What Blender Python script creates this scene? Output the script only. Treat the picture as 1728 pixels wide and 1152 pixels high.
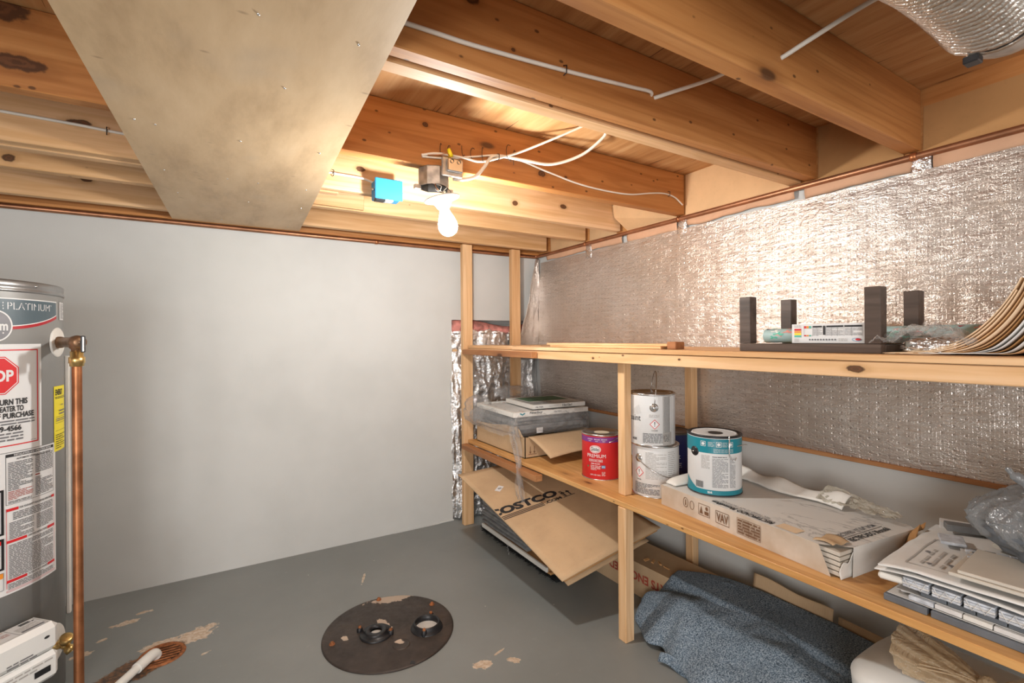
import bpy, bmesh, math, random
from mathutils import Vector, Matrix, noise
for o in list(bpy.data.objects): bpy.data.objects.remove(o)
SC = bpy.context.scene; COL = SC.collection
PI = math.pi
random.seed(7)
# ------------------------------------------------------------------ camera
YAW, ROLL = math.radians(31.155), math.radians(-0.389)
cd = bpy.data.cameras.new('camera'); cam = bpy.data.objects.new('camera', cd); COL.objects.link(cam)
cd.sensor_width = 36; cd.lens = 808.65/1728*36; cd.shift_y = -5.3/1728; cd.clip_start = 0.02
r0 = Vector((math.cos(YAW), -math.sin(YAW), 0)); up = Vector((0, 0, 1)); fw = Vector((math.sin(YAW), math.cos(YAW), 0))
rx = r0*math.cos(ROLL)+up*math.sin(ROLL); ry = -r0*math.sin(ROLL)+up*math.cos(ROLL)
cam.matrix_world = Matrix(((rx.x, ry.x, -fw.x, 0), (rx.y, ry.y, -fw.y, 0), (rx.z, ry.z, -fw.z, 1.2), (0, 0, 0, 1)))
SC.camera = cam
# ------------------------------------------------------------------ light
w = bpy.data.worlds.new('world'); SC.world = w; w.use_nodes = True
w.node_tree.nodes['Background'].inputs[0].default_value = (1.0, 0.98, 0.96, 1)
w.node_tree.nodes['Background'].inputs[1].default_value = 0.95     # even ambient fill, added in place of daylight from behind the camera
ld = bpy.data.lights.new('added_fill', 'AREA'); ld.shape = 'RECTANGLE'; ld.size = 1.0; ld.size_y = 1.3; ld.energy = 40; ld.color = (1, .985, .965)  # unseen soft area light, added to brighten the wall under the shelf
lo = bpy.data.objects.new('added_fill', ld); COL.objects.link(lo)
lo.location = (-1.35, -1.3, 1.05); lo.rotation_euler = (math.radians(90), 0, math.radians(-46))
BULB_STRENGTH = 480
SC.view_settings.view_transform = 'Standard'; SC.view_settings.look = 'None'
SC.view_settings.exposure = 0.45; SC.view_settings.gamma = 1; SC.view_settings.use_curve_mapping = False

# ------------------------------------------------------------------ materials
MATS = {}
class NT:
    def __init__(s, name):
        s.m = bpy.data.materials.new(name); s.m.use_nodes = True; s.t = s.m.node_tree; s.n = s.t.nodes; s.b = s.n['Principled BSDF']
        s.tc = s.n.new('ShaderNodeTexCoord'); s.co = s.tc.outputs['Object']
    def link(s, a, b): s.t.links.new(a, b)
    def new(s, typ, ins={}, **kw):
        n = s.n.new('ShaderNode'+typ)
        for k, v in kw.items(): setattr(n, k, v)
        for k, v in ins.items():
            if hasattr(v, 'is_output'): s.link(v, n.inputs[k])
            else: n.inputs[k].default_value = v
        return n
    def math(s, op, a, b=0.0, c=0.0):
        n = s.n.new('ShaderNodeMath'); n.operation = op
        for i, v in enumerate((a, b, c)):
            if hasattr(v, 'is_output'): s.link(v, n.inputs[i])
            else: n.inputs[i].default_value = v
        return n.outputs[0]
    def mapco(s, sc=(1, 1, 1), rnd=True, loc=(0, 0, 0)):
        co = s.co
        if rnd:
            oi = s.n.new('ShaderNodeObjectInfo'); mu = s.new('VectorMath', {1: (37.0, 71.0, 53.0)}, operation='MULTIPLY')
            cb = s.n.new('ShaderNodeCombineXYZ')
            for i in range(3): s.link(oi.outputs['Random'], cb.inputs[i])
            s.link(cb.outputs[0], mu.inputs[0])
            ad = s.new('VectorMath', {0: co, 1: mu.outputs[0]}, operation='ADD'); co = ad.outputs[0]
        mp = s.new('Mapping', {'Vector': co, 'Scale': sc, 'Location': loc}); return mp.outputs[0]
    def noise(s, scale=5, detail=3, rough=.55, co=None, dist=0):
        n = s.new('TexNoise', {'Scale': scale, 'Detail': detail, 'Roughness': rough, 'Distortion': dist})
        s.link(co if co is not None else s.co, n.inputs['Vector']); return n.outputs['Fac']
    def ramp(s, f, stops):
        n = s.n.new('ShaderNodeValToRGB'); s.link(f, n.inputs[0]); e = n.color_ramp.elements
        while len(e) < len(stops): e.new(.5)
        for i, (p, c) in enumerate(stops):
            e[i].position = p; e[i].color = (c[0], c[1], c[2], 1) if len(c) == 3 else c
        return n.outputs[0]
    def mix(s, f, a, b):
        n = s.n.new('ShaderNodeMix'); n.data_type = 'RGBA'
        for k, v in ((0, f), (6, a), (7, b)):
            if hasattr(v, 'is_output'): s.link(v, n.inputs[k])
            else: n.inputs[k].default_value = v if k == 0 else (v[0], v[1], v[2], 1)
        return n.outputs[2]
    def smooth(s, v, lo, hi):
        n = s.new('MapRange', {0: v, 1: lo, 2: hi, 3: 0.0, 4: 1.0}, interpolation_type='SMOOTHSTEP'); return n.outputs[0]
    def bump(s, h, strength=.3, dist=.005, prev=None):
        n = s.new('Bump', {'Height': h, 'Strength': strength, 'Distance': dist})
        if prev is not None: s.link(prev, n.inputs['Normal'])
        return n.outputs[0]
    def fin(s, col=None, rough=.6, metal=0, nrm=None, spec=.5, **kw):
        if col is not None:
            if hasattr(col, 'is_output'): s.link(col, s.b.inputs['Base Color'])
            else: s.b.inputs['Base Color'].default_value = (*col[:3], 1)
        if hasattr(rough, 'is_output'): s.link(rough, s.b.inputs['Roughness'])
        else: s.b.inputs['Roughness'].default_value = rough
        s.b.inputs['Metallic'].default_value = metal
        s.b.inputs['Specular IOR Level'].default_value = spec
        if nrm is not None: s.link(nrm, s.b.inputs['Normal'])
        for k, v in kw.items(): s.b.inputs[k].default_value = v
        MATS[s.m.name] = s.m; return s.m

def plain(name, col, rough=.6, metal=0, var=.12, scale=8, bump=0.0, bscale=60, spec=.5):
    t = NT(name); n = t.noise(scale, 4, co=t.mapco())
    c = t.mix(t.smooth(n, .3, .7), tuple(x*(1-var) for x in col), tuple(min(1, x*(1+var)) for x in col))
    nr = t.bump(t.noise(bscale, 3), bump, .004) if bump else None
    return t.fin(c, rough, metal, nr, spec)

def wood(name, light, mid, dark, axis=0, knots=.5, rough=.6, grain=1.0, knotcol=(.06, .022, .008), own=()):
    t = NT(name)
    sc = [9, 9, 9]; sc[axis] = .55
    co = t.mapco(tuple(sc))
    n1 = t.noise(1.6, 5, .6, co)
    sc2 = [90, 90, 90]; sc2[axis] = 3
    n2 = t.noise(1.0, 3, .6, t.mapco(tuple(sc2)))
    dn = t.noise(.8, 2, .5, co)
    wv = t.math('SINE', t.math('MULTIPLY', dn, 75*grain))
    c = t.ramp(n1, [(.28, dark), (.5, mid), (.72, light)])
    c = t.mix(t.math('MULTIPLY', t.smooth(wv, .25, 1), .30), c, dark)
    c = t.mix(t.math('MULTIPLY', t.smooth(n2, .5, .8), .35), c, dark)
    ks = [9.5, 9.5, 9.5]; ks[axis] = 3.6
    vo = t.new('TexVoronoi', {'Scale': 1.0, 'Randomness': 1.0}); t.link(t.mapco(tuple(ks)), vo.inputs['Vector'])
    sp = t.new('SeparateColor', {0: vo.outputs['Color']})
    on = t.math('GREATER_THAN', sp.outputs[0], 1-knots*.5)
    d = t.math('ADD', vo.outputs['Distance'], t.math('MULTIPLY', t.noise(14, 2, co=t.mapco()), .06))
    kn = t.math('MULTIPLY', t.math('SUBTRACT', 1.0, t.smooth(d, .10, .19)), on)
    halo = t.math('MULTIPLY', t.math('SUBTRACT', 1.0, t.smooth(d, .15, .42)), on)
    c = t.mix(t.math('MULTIPLY', halo, .5), c, tuple(x*.8 for x in dark))
    c = t.mix(t.math('MULTIPLY', kn, .85), c, knotcol)
    v2 = t.new('TexVoronoi', {'Scale': 1.0}); ks2 = [26, 26, 26]; ks2[axis] = 15; t.link(t.mapco(tuple(ks2)), v2.inputs['Vector'])
    s2 = t.new('SeparateColor', {0: v2.outputs['Color']})
    c = t.mix(t.math('MULTIPLY', t.math('MULTIPLY', t.math('SUBTRACT', 1.0, t.smooth(v2.outputs['Distance'], .07, .14)), t.math('GREATER_THAN', s2.outputs[1], .86)), .8), c, knotcol)
    if own:                                            # knots at places of their own on this board: (along, z, half width, half height)
        sx = t.new('SeparateXYZ', {0: t.co}); wn = t.noise(40, 3, .6)
        for (kx, kz, ka, kb) in own:
            u = t.math('DIVIDE', t.math('SUBTRACT', sx.outputs[1 if axis == 1 else 0], kx), ka); v = t.math('DIVIDE', t.math('SUBTRACT', sx.outputs[2], kz), kb)
            d = t.math('ADD', t.math('SQRT', t.math('ADD', t.math('MULTIPLY', u, u), t.math('MULTIPLY', v, v))), t.math('MULTIPLY', t.math('SUBTRACT', wn, .5), .9))
            c = t.mix(t.math('MULTIPLY', t.math('SUBTRACT', 1.0, t.smooth(d, .9, 2.2)), .45), c, tuple(x*.8 for x in dark))
            c = t.mix(t.math('MULTIPLY', t.math('SUBTRACT', 1.0, t.smooth(d, .8, 1.1)), .92), c, knotcol)
            c = t.mix(t.math('MULTIPLY', t.math('SUBTRACT', 1.0, t.smooth(t.math('ABSOLUTE', t.math('SUBTRACT', d, .45)), .05, .2)), .5), c, tuple(x*3 for x in knotcol))
    return t.fin(c, rough, 0, t.bump(n2, .25, .002), .35)

for ax, s in ((0, 'x'), (1, 'y'), (2, 'z')):
    wood('joist_'+s, (.62, .30, .105), (.52, .225, .070), (.35, .125, .030), ax)
    wood('joist_pale_'+s, (.80, .56, .35), (.72, .45, .24), (.54, .29, .11), ax, .35)
    wood('pine_'+s, (.80, .56, .34), (.72, .45, .235), (.54, .28, .11), ax, .45)
KM = .049
PAL_SHADED = ((.56, .265, .090), (.46, .195, .058), (.30, .105, .025)); PAL_P = ((.80, .56, .35), (.72, .45, .24), (.54, .29, .11))  # redder, darker set puts the shade of unlit joist faces into the wood
wood('joist_k1', *PAL_SHADED, 0, .12)
wood('joist_k2', *PAL_SHADED, 0, .12, own=[(.49-KM, .165, .022, .016), (.60-KM, .08, .006, .005)])
wood('joist_k3', *PAL_SHADED, 0, .08, own=[(-.417-KM, .061, .050, .019), (-.455-KM, .185, .06, .030), (.616-KM, .145, .012, .009), (1.113-KM, .056, .017, .013), (1.236-KM, .063, .008, .006)])
wood('joist_k4', *PAL_P, 0, .10, own=[(.497-KM+.01, .098, .020, .012), (.90-KM, .037, .024, .016), (1.26-KM, .062, .018, .013), (1.56-KM, .085, .02, .013), (-.38-KM, .09, .03, .012)])
wood('joist_k5', *PAL_P, 0, .10, own=[(-.62-KM, .03, .018, .014)])
wood('joist_k6', *PAL_P, 0, .10, own=[(-.49-KM, .10, .022, .016)])
wood('rail_y', *PAL_P, 1, .1, own=[(-.64, .001, .022, .009), (.35, -.004, .008, .005), (-.10, .006, .006, .004)])
wood('brown_board', (.50, .25, .11), (.42, .19, .075), (.26, .10, .04), 1, .2)
wood('dark_stain', (.13, .095, .078), (.085, .060, .048), (.035, .024, .018), 1, 0, .45)
wood('shelf_ply', (.72, .44, .19), (.62, .33, .115), (.42, .18, .05), 1, .25, .45)
MATS['pine_bl'] = MATS['pine_y']

# plywood underside sheet on the joists (pale, grey tan, weathered)
t = NT('ceiling_ply'); co = t.mapco((3.2, 1.0, 1), False)
n = t.noise(2.2, 6, .62, co); n2 = t.noise(30, 4, .6, t.mapco((1, .25, 1), False)); n3 = t.noise(3, 3, .5)
c = t.ramp(n, [(.3, (.44, .295, .165)), (.5, (.60, .425, .25)), (.7, (.68, .50, .31))])
c = t.mix(t.math('MULTIPLY', t.smooth(n3, .55, .75), .4), c, (.40, .33, .26))
vo = t.new('TexVoronoi', {'Scale': 7.0}); t.link(t.mapco((1, 2.2, 1), False), vo.inputs['Vector'])
c = t.mix(t.math('MULTIPLY', t.math('SUBTRACT', 1.0, t.smooth(vo.outputs['Distance'], .02, .1)), .5), c, (.22, .13, .08))
t.fin(c, t.math('SUBTRACT', .62, t.math('MULTIPLY', n2, .25)), 0, t.bump(n2, .35, .0015), .4)

t = NT('subfloor_ply'); n = t.noise(2.0, 5, .6, t.mapco((9, .8, 1), False)); n2 = t.noise(1, 3, .6, t.mapco((70, 4, 1), False))
c = t.ramp(n, [(.3, (.36, .16, .05)), (.5, (.50, .26, .10)), (.7, (.60, .36, .17))])
c = t.mix(t.smooth(n2, .62, .72), c, (.16, .06, .02)); t.fin(c, .65, 0, t.bump(n2, .4, .002))

# painted walls
t = NT('wall_paint'); n = t.noise(1.6, 4, .6); n2 = t.noise(140, 2); n3 = t.noise(9, 5, .7, t.mapco((1.6, 1.6, .35), False))
c = t.mix(t.smooth(n, .3, .7), (.555, .558, .540), (.615, .618, .600))
c = t.mix(t.math('MULTIPLY', t.smooth(n3, .68, .74), .25), c, (.40, .39, .37))
vo = t.new('TexVoronoi', {'Scale': 3.1}); t.link(t.co, vo.inputs['Vector'])
c = t.mix(t.math('SUBTRACT', 1.0, t.smooth(vo.outputs['Distance'], .010, .02)), c, (.12, .10, .09))
t.fin(c, .55, 0, t.bump(n3, .12, .004, t.bump(n2, .12, .001)), .4)

# painted concrete floor with worn spots (own shape, stay with the floor)
def blotch(t, spots, co_noise, amp=.8):
    """union mask of ragged ellipses (x, y, rx, ry, angle)"""
    sx = t.new('SeparateXYZ', {0: t.co}); out = None
    for (x, y, a, b, ang) in spots:
        dx = t.math('SUBTRACT', sx.outputs[0], x); dy = t.math('SUBTRACT', sx.outputs[1], y)
        ca, sa = math.cos(ang), math.sin(ang)
        u = t.math('DIVIDE', t.math('ADD', t.math('MULTIPLY', dx, ca), t.math('MULTIPLY', dy, sa)), a)
        v = t.math('DIVIDE', t.math('SUBTRACT', t.math('MULTIPLY', dy, ca), t.math('MULTIPLY', dx, sa)), b)
        d = t.math('SQRT', t.math('ADD', t.math('MULTIPLY', u, u), t.math('MULTIPLY', v, v)))
        d = t.math('ADD', d, t.math('MULTIPLY', t.math('SUBTRACT', co_noise, .5), amp*2))
        m = t.math('SUBTRACT', 1.0, t.smooth(d, .82, .95))
        out = m if out is None else t.math('MAXIMUM', out, m)
    return out
t = NT('floor_paint'); n = t.noise(1.4, 5, .6); n2 = t.noise(24, 5, .7); n4 = t.noise(70, 3, .6)
c = t.mix(t.smooth(n, .25, .75), (.200, .214, .208), (.258, .272, .266))
c = t.mix(t.math('MULTIPLY', t.smooth(n2, .6, .75), .35), c, (.33, .33, .32))
chips = blotch(t, [(-.101, 2.348, .085, .055, .5), (-.215, 2.345, .07, .03, .2), (-.36, 2.60, .05, .022, .1), (-.30, 2.66, .03, .012, .1), (.815, 1.572, .035, .028, -.5),
                   (.925, 1.530, .028, .018, -.6), (.90, 1.60, .03, .006, .3), (-.06, 2.19, .02, .008, .4), (-.335, 2.16, .035, .02, .3), (-.47, 2.42, .04, .02, 0),
                   (.60, 2.45, .05, .008, 1.2), (-.42, 2.50, .02, .01, .4)], n2, 1.3)
chipcol = t.mix(t.smooth(n4, .35, .65), (.50, .36, .24), (.66, .56, .46))
c = t.mix(chips, c, chipcol)
stain = blotch(t, [(-.27, 2.22, .17, .075, .55)], n2, .5)
rust = t.mix(t.smooth(n4, .4, .62), (.045, .022, .010), (.22, .09, .025))
c = t.mix(t.math('MULTIPLY', stain, .9), c, rust)
vo = t.new('TexVoronoi', {'Scale': 9.0}); t.link(t.co, vo.inputs['Vector'])
c = t.mix(t.math('SUBTRACT', 1.0, t.smooth(vo.outputs['Distance'], .018, .03)), c, (.62, .6, .56))
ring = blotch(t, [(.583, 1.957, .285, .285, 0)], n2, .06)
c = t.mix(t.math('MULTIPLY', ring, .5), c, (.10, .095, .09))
t.fin(c, t.math('ADD', .30, t.math('MULTIPLY', n, .25)), 0, t.bump(n2, .15, .002), .5)

# foil faced blanket: embossed, with a regular grid of pin holes
def foilmat(name, col1, col2, rough, bstr, dots=True, bs=26):
    t = NT(name); n = t.noise(2.0, 4, .6); nb = t.noise(bs, 4, .65, t.mapco((1, .42, 1.6) if dots else (1, .8, 1.3), False), .8); nf = t.noise(220, 2, .5)
    c = t.mix(t.smooth(n, .35, .65), col1, col2)
    nm = t.bump(nb, bstr, .02, t.bump(nf, .6, .002))
    if dots:
        sx = t.new('SeparateXYZ', {0: t.co})
        def tri(v, p): return t.math('ABSOLUTE', t.math('SUBTRACT', t.math('FRACT', t.math('DIVIDE', t.math('ADD', v, 20.0), p)), .5))
        dy, dz = t.math('MULTIPLY', tri(sx.outputs[1], .029), .029), t.math('MULTIPLY', tri(sx.outputs[2], .026), .026)
        d = t.math('SQRT', t.math('ADD', t.math('MULTIPLY', dy, dy), t.math('MULTIPLY', dz, dz)))
        hole = t.math('MULTIPLY', t.math('SUBTRACT', 1.0, t.smooth(d, .0010, .0020)), .75)
        dimple = t.math('MULTIPLY', t.math('SUBTRACT', 1.0, t.smooth(d, .001, .006)), -1.0)
        weave = t.math('MULTIPLY', t.math('MAXIMUM', t.smooth(tri(sx.outputs[1], .0097), .3, .5), t.smooth(tri(sx.outputs[2], .0087), .3, .5)), 1.0)
        nm = t.bump(weave, .22, .0010, t.bump(dimple, .35, .003, nm))
        c = t.mix(hole, c, (.05, .035, .025))
        dirt = t.math('MULTIPLY', t.smooth(t.noise(5, 5, .7, t.mapco((1, 1, 2.5), False)), .52, .72), .55)
        c = t.mix(dirt, c, (.30, .21, .14))
        m = t.math('SUBTRACT', .80, t.math('MULTIPLY', dirt, .7)); t.link(m, t.b.inputs['Metallic'])
        mm = t.fin(c, rough, 0, nm); t.link(m, t.b.inputs['Metallic']); return mm
    return t.fin(c, rough, .95, nm)
foilmat('foil_blanket', (.76, .71, .67), (.66, .59, .53), .34, .36, True, 42)
foilmat('foil_crumpled', (.88, .88, .88), (.70, .70, .71), .2, .6, False, 24)
foilmat('duct_foil', (.80, .79, .78), (.62, .55, .46), .32, .22, False, 60)

def card(name, col, rough=.8, flute=0, axis=1):
    t = NT(name); n = t.noise(3, 4, .6, t.mapco()); n2 = t.noise(60, 3, co=t.mapco())
    c = t.mix(t.smooth(n, .3, .7), tuple(x*.88 for x in col), tuple(min(1, x*1.1) for x in col))
    c = t.mix(t.math('MULTIPLY', t.smooth(n2, .55, .75), .2), c, tuple(x*.75 for x in col))
    nm = t.bump(n2, .1, .001)
    if flute:
        sx = t.new('SeparateXYZ', {0: t.co}); nm = t.bump(t.math('SINE', t.math('MULTIPLY', sx.outputs[axis], 2*PI/flute)), .12, .001, nm)
    return t.fin(c, rough, 0, nm, .25)
card('cardboard', (.52, .36, .215), .8, .008); card('cardboard_dark', (.44, .235, .095)); card('kraft', (.64, .41, .22)); card('kraft_band', (.60, .36, .23))
card('white_card', (.70, .68, .64)); card('paper', (.74, .73, .71)); card('tan_sheet', (.74, .56, .38)); card('newsprint', (.60, .59, .57))
plain('copper', (.42, .20, .11), .42, .85, .2, 14); plain('copper_old', (.42, .17, .075), .42, .85, .35, 10)
plain('brass', (.72, .50, .20), .3, .95, .15); plain('bronze', (.26, .15, .085), .45, .8, .3, 30)
plain('galvanised', (.45, .44, .42), .45, .85, .25, 30, .1); plain('steel', (.62, .62, .62), .25, 1, .1); plain('chrome', (.8, .8, .8), .15, 1, .05)
plain('tank_grey', (.27, .27, .262), .42, .2, .06, 4); plain('tank_rim', (.28, .28, .28), .3, .6, .1)
plain('white_plastic', (.74, .74, .72), .4, 0, .04); plain('pvc', (.78, .77, .73), .35, 0, .05); plain('black', (.012, .012, .014), .4); plain('print_black', (.02, .02, .022), .6)
plain('print_grey', (.16, .16, .17), .7); plain('cable_white', (.74, .70, .63), .45, 0, .06); plain('wire_dark', (.03, .018, .012), .5)
plain('red', (.62, .02, .025), .45, 0, .04); plain('dark_red', (.42, .015, .025), .4, 0, .05); plain('purple', (.20, .035, .22), .45, 0, .05)
plain('yellow', (.85, .72, .02), .5, 0, .03); plain('orange', (.85, .30, .03), .5); plain('blue_box', (.03, .24, .48), .4, 0, .08); plain('banner_grey', (.085, .125, .15), .4, 0, .05)
plain('oval_grey', (.22, .22, .24), .4); plain('label_white', (.72, .72, .72), .45, 0, .03, 6); plain('teal', (.012, .21, .27), .35, 0, .06); plain('navy', (.012, .018, .09), .3, 0, .1)
plain('green', (.03, .30, .10), .6); plain('green_print', (.07, .16, .08), .6, 0, .3, 20); plain('paint_cream', (.75, .66, .50), .5); plain('plaster', (.62, .60, .57), .8)
plain('grey_panel', (.17, .17, .17), .75, 0, .25, 20, .2); plain('slate', (.12, .135, .155), .5, 0, .15, 15); plain('marble', (.50, .53, .58), .35, 0, .25, 40)
plain('marble_white', (.68, .67, .66), .35, 0, .12, 30); plain('beige_tile', (.56, .51, .44), .5, 0, .06, 8); plain('grime', (.10, .09, .08), .6, .3, .4, 20)
plain('bristle', (.012, .012, .012), .9, 0, .3); plain('salmon', (.72, .30, .26), .6); plain('mint', (.36, .52, .52), .55, 0, .08); plain('floral_red', (.40, .05, .06), .6); plain('olive', (.20, .20, .17), .6)
plain('sea_green', (.10, .48, .36), .6); plain('rust', (.30, .11, .04), .85, .2, .4, 60, .4); plain('print_faint', (.42, .40, .38), .7); plain('brown_print', (.16, .08, .04), .7)
plain('red_print', (.36, .06, .035), .7, 0, .1); plain('pink_wool', (.50, .20, .17), .95, 0, .5, 14, .6, 90)
plain('lid_brown', (.16, .10, .07), .4, .4, .3, 20)

t = NT('iron_lid'); n = t.noise(7, 5, .65); n2 = t.noise(40, 4, .6)
c = t.ramp(n, [(.3, (.035, .026, .022)), (.55, (.065, .050, .042)), (.75, (.10, .07, .05))])
wp = blotch(t, [(.095, .222, .12, .034, -.15), (-.01, .05, .02, .05, .3), (-.17, .03, .012, .02, .2), (.13, .0, .012, .008, 0)], t.noise(30, 5, .7), 1.2)
c = t.mix(wp, c, (.58, .46, .36)); t.fin(c, t.math('ADD', .3, t.math('MULTIPLY', n2, .4)), .35, t.bump(n2, .3, .002))

t = NT('felt'); n = t.noise(230, 3, .7); n2 = t.noise(3, 3, .5); n3 = t.noise(90, 2, .5)
c = t.ramp(n, [(.34, (.018, .028, .045)), (.48, (.14, .195, .255)), (.62, (.38, .45, .52))])
c = t.mix(t.math('MULTIPLY', t.smooth(n2, .4, .7), .35), c, (.13, .17, .21)); t.fin(c, .95, 0, t.bump(n, .5, .003, t.bump(n3, .3, .004)), .1)

t = NT('marble_print'); n = t.noise(3.2, 6, .6, t.mapco((1, .5, 1), False), .6)
vein = t.math('ABSOLUTE', t.math('SUBTRACT', n, .5)); c = t.mix(t.smooth(vein, .0, .012), (.42, .41, .40), (.66, .64, .61))
m = t.smooth(t.noise(1.7, 2), .45, .55); c = t.mix(m, (.66, .64, .61), c); t.fin(c, .5, 0, t.bump(t.noise(40, 3), .1, .001))

t = NT('side_print'); n = t.noise(5, 4, .6); sx = t.new('SeparateXYZ', {0: t.co})
c = t.mix(t.smooth(n, .35, .65), (.46, .36, .27), (.62, .54, .46)); t.fin(c, .6, 0)

def film(name, col, op, rough=.12, bs=30):
    t = NT(name); nt = t.t; out = t.n['Material Output']
    tr = t.new('BsdfTransparent', {'Color': (.96, .96, .96, 1)})
    n = t.noise(bs, 4, .65, None, 1.0); nm = t.bump(n, .8, .02)
    t.fin(col, rough, 0, nm, .8)
    fr = t.new('LayerWeight', {'Blend': .35}); t.link(nm, fr.inputs['Normal'])
    f = t.math('MINIMUM', t.math('ADD', op, t.math('MULTIPLY', fr.outputs['Facing'], .45)), 1.0)
    mx = t.new('MixShader', {0: f}); t.link(tr.outputs[0], mx.inputs[1]); t.link(t.b.outputs[0], mx.inputs[2]); t.link(mx.outputs[0], out.inputs[0])
    return t.m
film('clear_film', (.8, .8, .8), .07, .08); film('grey_bag', (.24, .25, .26), .66, .16, 14); film('tan_bag', (.66, .49, .30), .42, .2, 22); film('tape', (.62, .58, .48), .45, .15)

t = NT('bulb_glow'); t.b.inputs['Emission Color'].default_value = (1, .98, .935, 1); t.b.inputs['Emission Strength'].default_value = BULB_STRENGTH; t.fin((1, 1, 1), .3)

# ------------------------------------------------------------------ mesh helpers
class MB:
    def __init__(s): s.v = []; s.f = []; s.m = []; s.mats = []; s.sm = []
    def mi(s, mat):
        if mat not in s.mats: s.mats.append(mat)
        return s.mats.index(mat)
    def add(s, vs, fs, mat, smooth=False):
        o = len(s.v); s.v += [tuple(v) for v in vs]; i = s.mi(mat)
        for f in fs: s.f.append([o+a for a in f]); s.m.append(i); s.sm.append(smooth)
        return s
    def box(s, x0, y0, z0, x1, y1, z1, mat, bev=0.0):
        x0, x1 = min(x0, x1), max(x0, x1); y0, y1 = min(y0, y1), max(y0, y1); z0, z1 = min(z0, z1), max(z0, z1)
        return s.obox(((x0+x1)/2, (y0+y1)/2, (z0+z1)/2), (x1-x0, y1-y0, z1-z0), None, mat, bev)
    def obox(s, c, d, rot, mat, bev=0.0):
        """box of size d centred at c, axes rot (3x3), edges chamfered by bev"""
        bm = bmesh.new(); bmesh.ops.create_cube(bm, size=1)
        for v in bm.verts: v.co = Vector((v.co.x*d[0], v.co.y*d[1], v.co.z*d[2]))
        if bev: bmesh.ops.bevel(bm, geom=bm.edges[:], offset=min(bev, min(d)*.45), segments=1, affect='EDGES')
        R = rot if rot is not None else Matrix.Identity(3); bm.verts.index_update()
        s.add([Vector(c)+R @ v.co for v in bm.verts], [[v.index for v in f.verts] for f in bm.faces], mat); bm.free(); return s
    def tube(s, pts, r, mat, n=8, cap=True, closed=False):
        pts = [Vector(p) for p in pts]; N = len(pts); vs = []; prev = None
        for i, p in enumerate(pts):
            a = pts[(i-1) % N] if (i or closed) else p; b = pts[(i+1) % N] if (i < N-1 or closed) else p
            d = (b-a).normalized() if (b-a).length > 1e-9 else Vector((0, 0, 1))
            if prev is None: q = d.orthogonal().normalized()
            else: q = (prev-d*prev.dot(d)); q = q.normalized() if q.length > 1e-6 else d.orthogonal().normalized()
            prev = q; e = d.cross(q); rr = r[i] if isinstance(r, (list, tuple)) else r
            for k in range(n):
                a_ = 2*PI*k/n; vs.append(p+(q*math.cos(a_)+e*math.sin(a_))*rr)
        fs = []
        for i in range(N if closed else N-1):
            j = (i+1) % N
            for k in range(n): fs.append([i*n+k, i*n+(k+1) % n, j*n+(k+1) % n, j*n+k])
        s.add(vs, fs, mat, True)
        if cap and not closed: s.add(vs[:n], [list(range(n))[::-1]], mat); s.add(vs[-n:], [list(range(n))], mat)
        return s
    def lathe(s, prof, c, mat, n=40, axis=(0, 0, 1), smooth=True, a0=0, a1=2*PI):
        ax = Vector(axis).normalized(); q = Vector((1, 0, 0)) if abs(ax.z) > .99 else ax.orthogonal().normalized(); e = ax.cross(q); c = Vector(c)
        full = abs(a1-a0-2*PI) < 1e-6; cols = n if full else n+1; vs = []
        for (r, z) in prof:
            for k in range(cols):
                a = a0+(a1-a0)*k/n; vs.append(c+ax*z+(q*math.cos(a)+e*math.sin(a))*r)
        fs = []
        for i in range(len(prof)-1):
            for k in range(n):
                k2 = (k+1) % cols; fs.append([i*cols+k, i*cols+k2, (i+1)*cols+k2, (i+1)*cols+k])
        return s.add(vs, fs, mat, smooth)
    def disc(s, c, r, mat, n=32, axis=(0, 0, 1), t=0.0):
        return s.lathe([(1e-5, -t), (r, -t), (r, 0), (1e-5, 0)] if t else [(r, 0), (1e-5, 0)], c, mat, n, axis, False)
    def grid(s, fn, nu, nv, mat, smooth=True, thick=0.0):
        vs = [Vector(fn(i/nu, j/nv)) for i in range(nu+1) for j in range(nv+1)]; W = nv+1
        fs = [[i*W+j, i*W+j+1, (i+1)*W+j+1, (i+1)*W+j] for i in range(nu) for j in range(nv)]
        if not thick: return s.add(vs, fs, mat, smooth)
        nr = []
        for i in range(nu+1):
            for j in range(nv+1):
                a = vs[min(i+1, nu)*W+j]-vs[max(i-1, 0)*W+j]; b = vs[i*W+min(j+1, nv)]-vs[i*W+max(j-1, 0)]
                k = a.cross(b); nr.append(k.normalized() if k.length > 1e-12 else Vector((0, 0, 1)))
        v2 = [p-q*thick for p, q in zip(vs, nr)]; o = len(vs)
        f2 = [[o+a for a in reversed(f)] for f in fs]; ed = []
        def rim(idx):
            for a, b in zip(idx, idx[1:]): ed.append([b, a, o+a, o+b])
        rim([j for j in range(W)]); rim([nu*W+j for j in range(W)][::-1]); rim([i*W for i in range(nu+1)][::-1]); rim([i*W+nv for i in range(nu+1)])
        s.add(vs+v2, fs+f2, mat, smooth); o2 = len(s.v)-2*o
        for f in ed: s.f.append([o2+a for a in f]); s.m.append(s.mi(mat)); s.sm.append(False)
        return s
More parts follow.
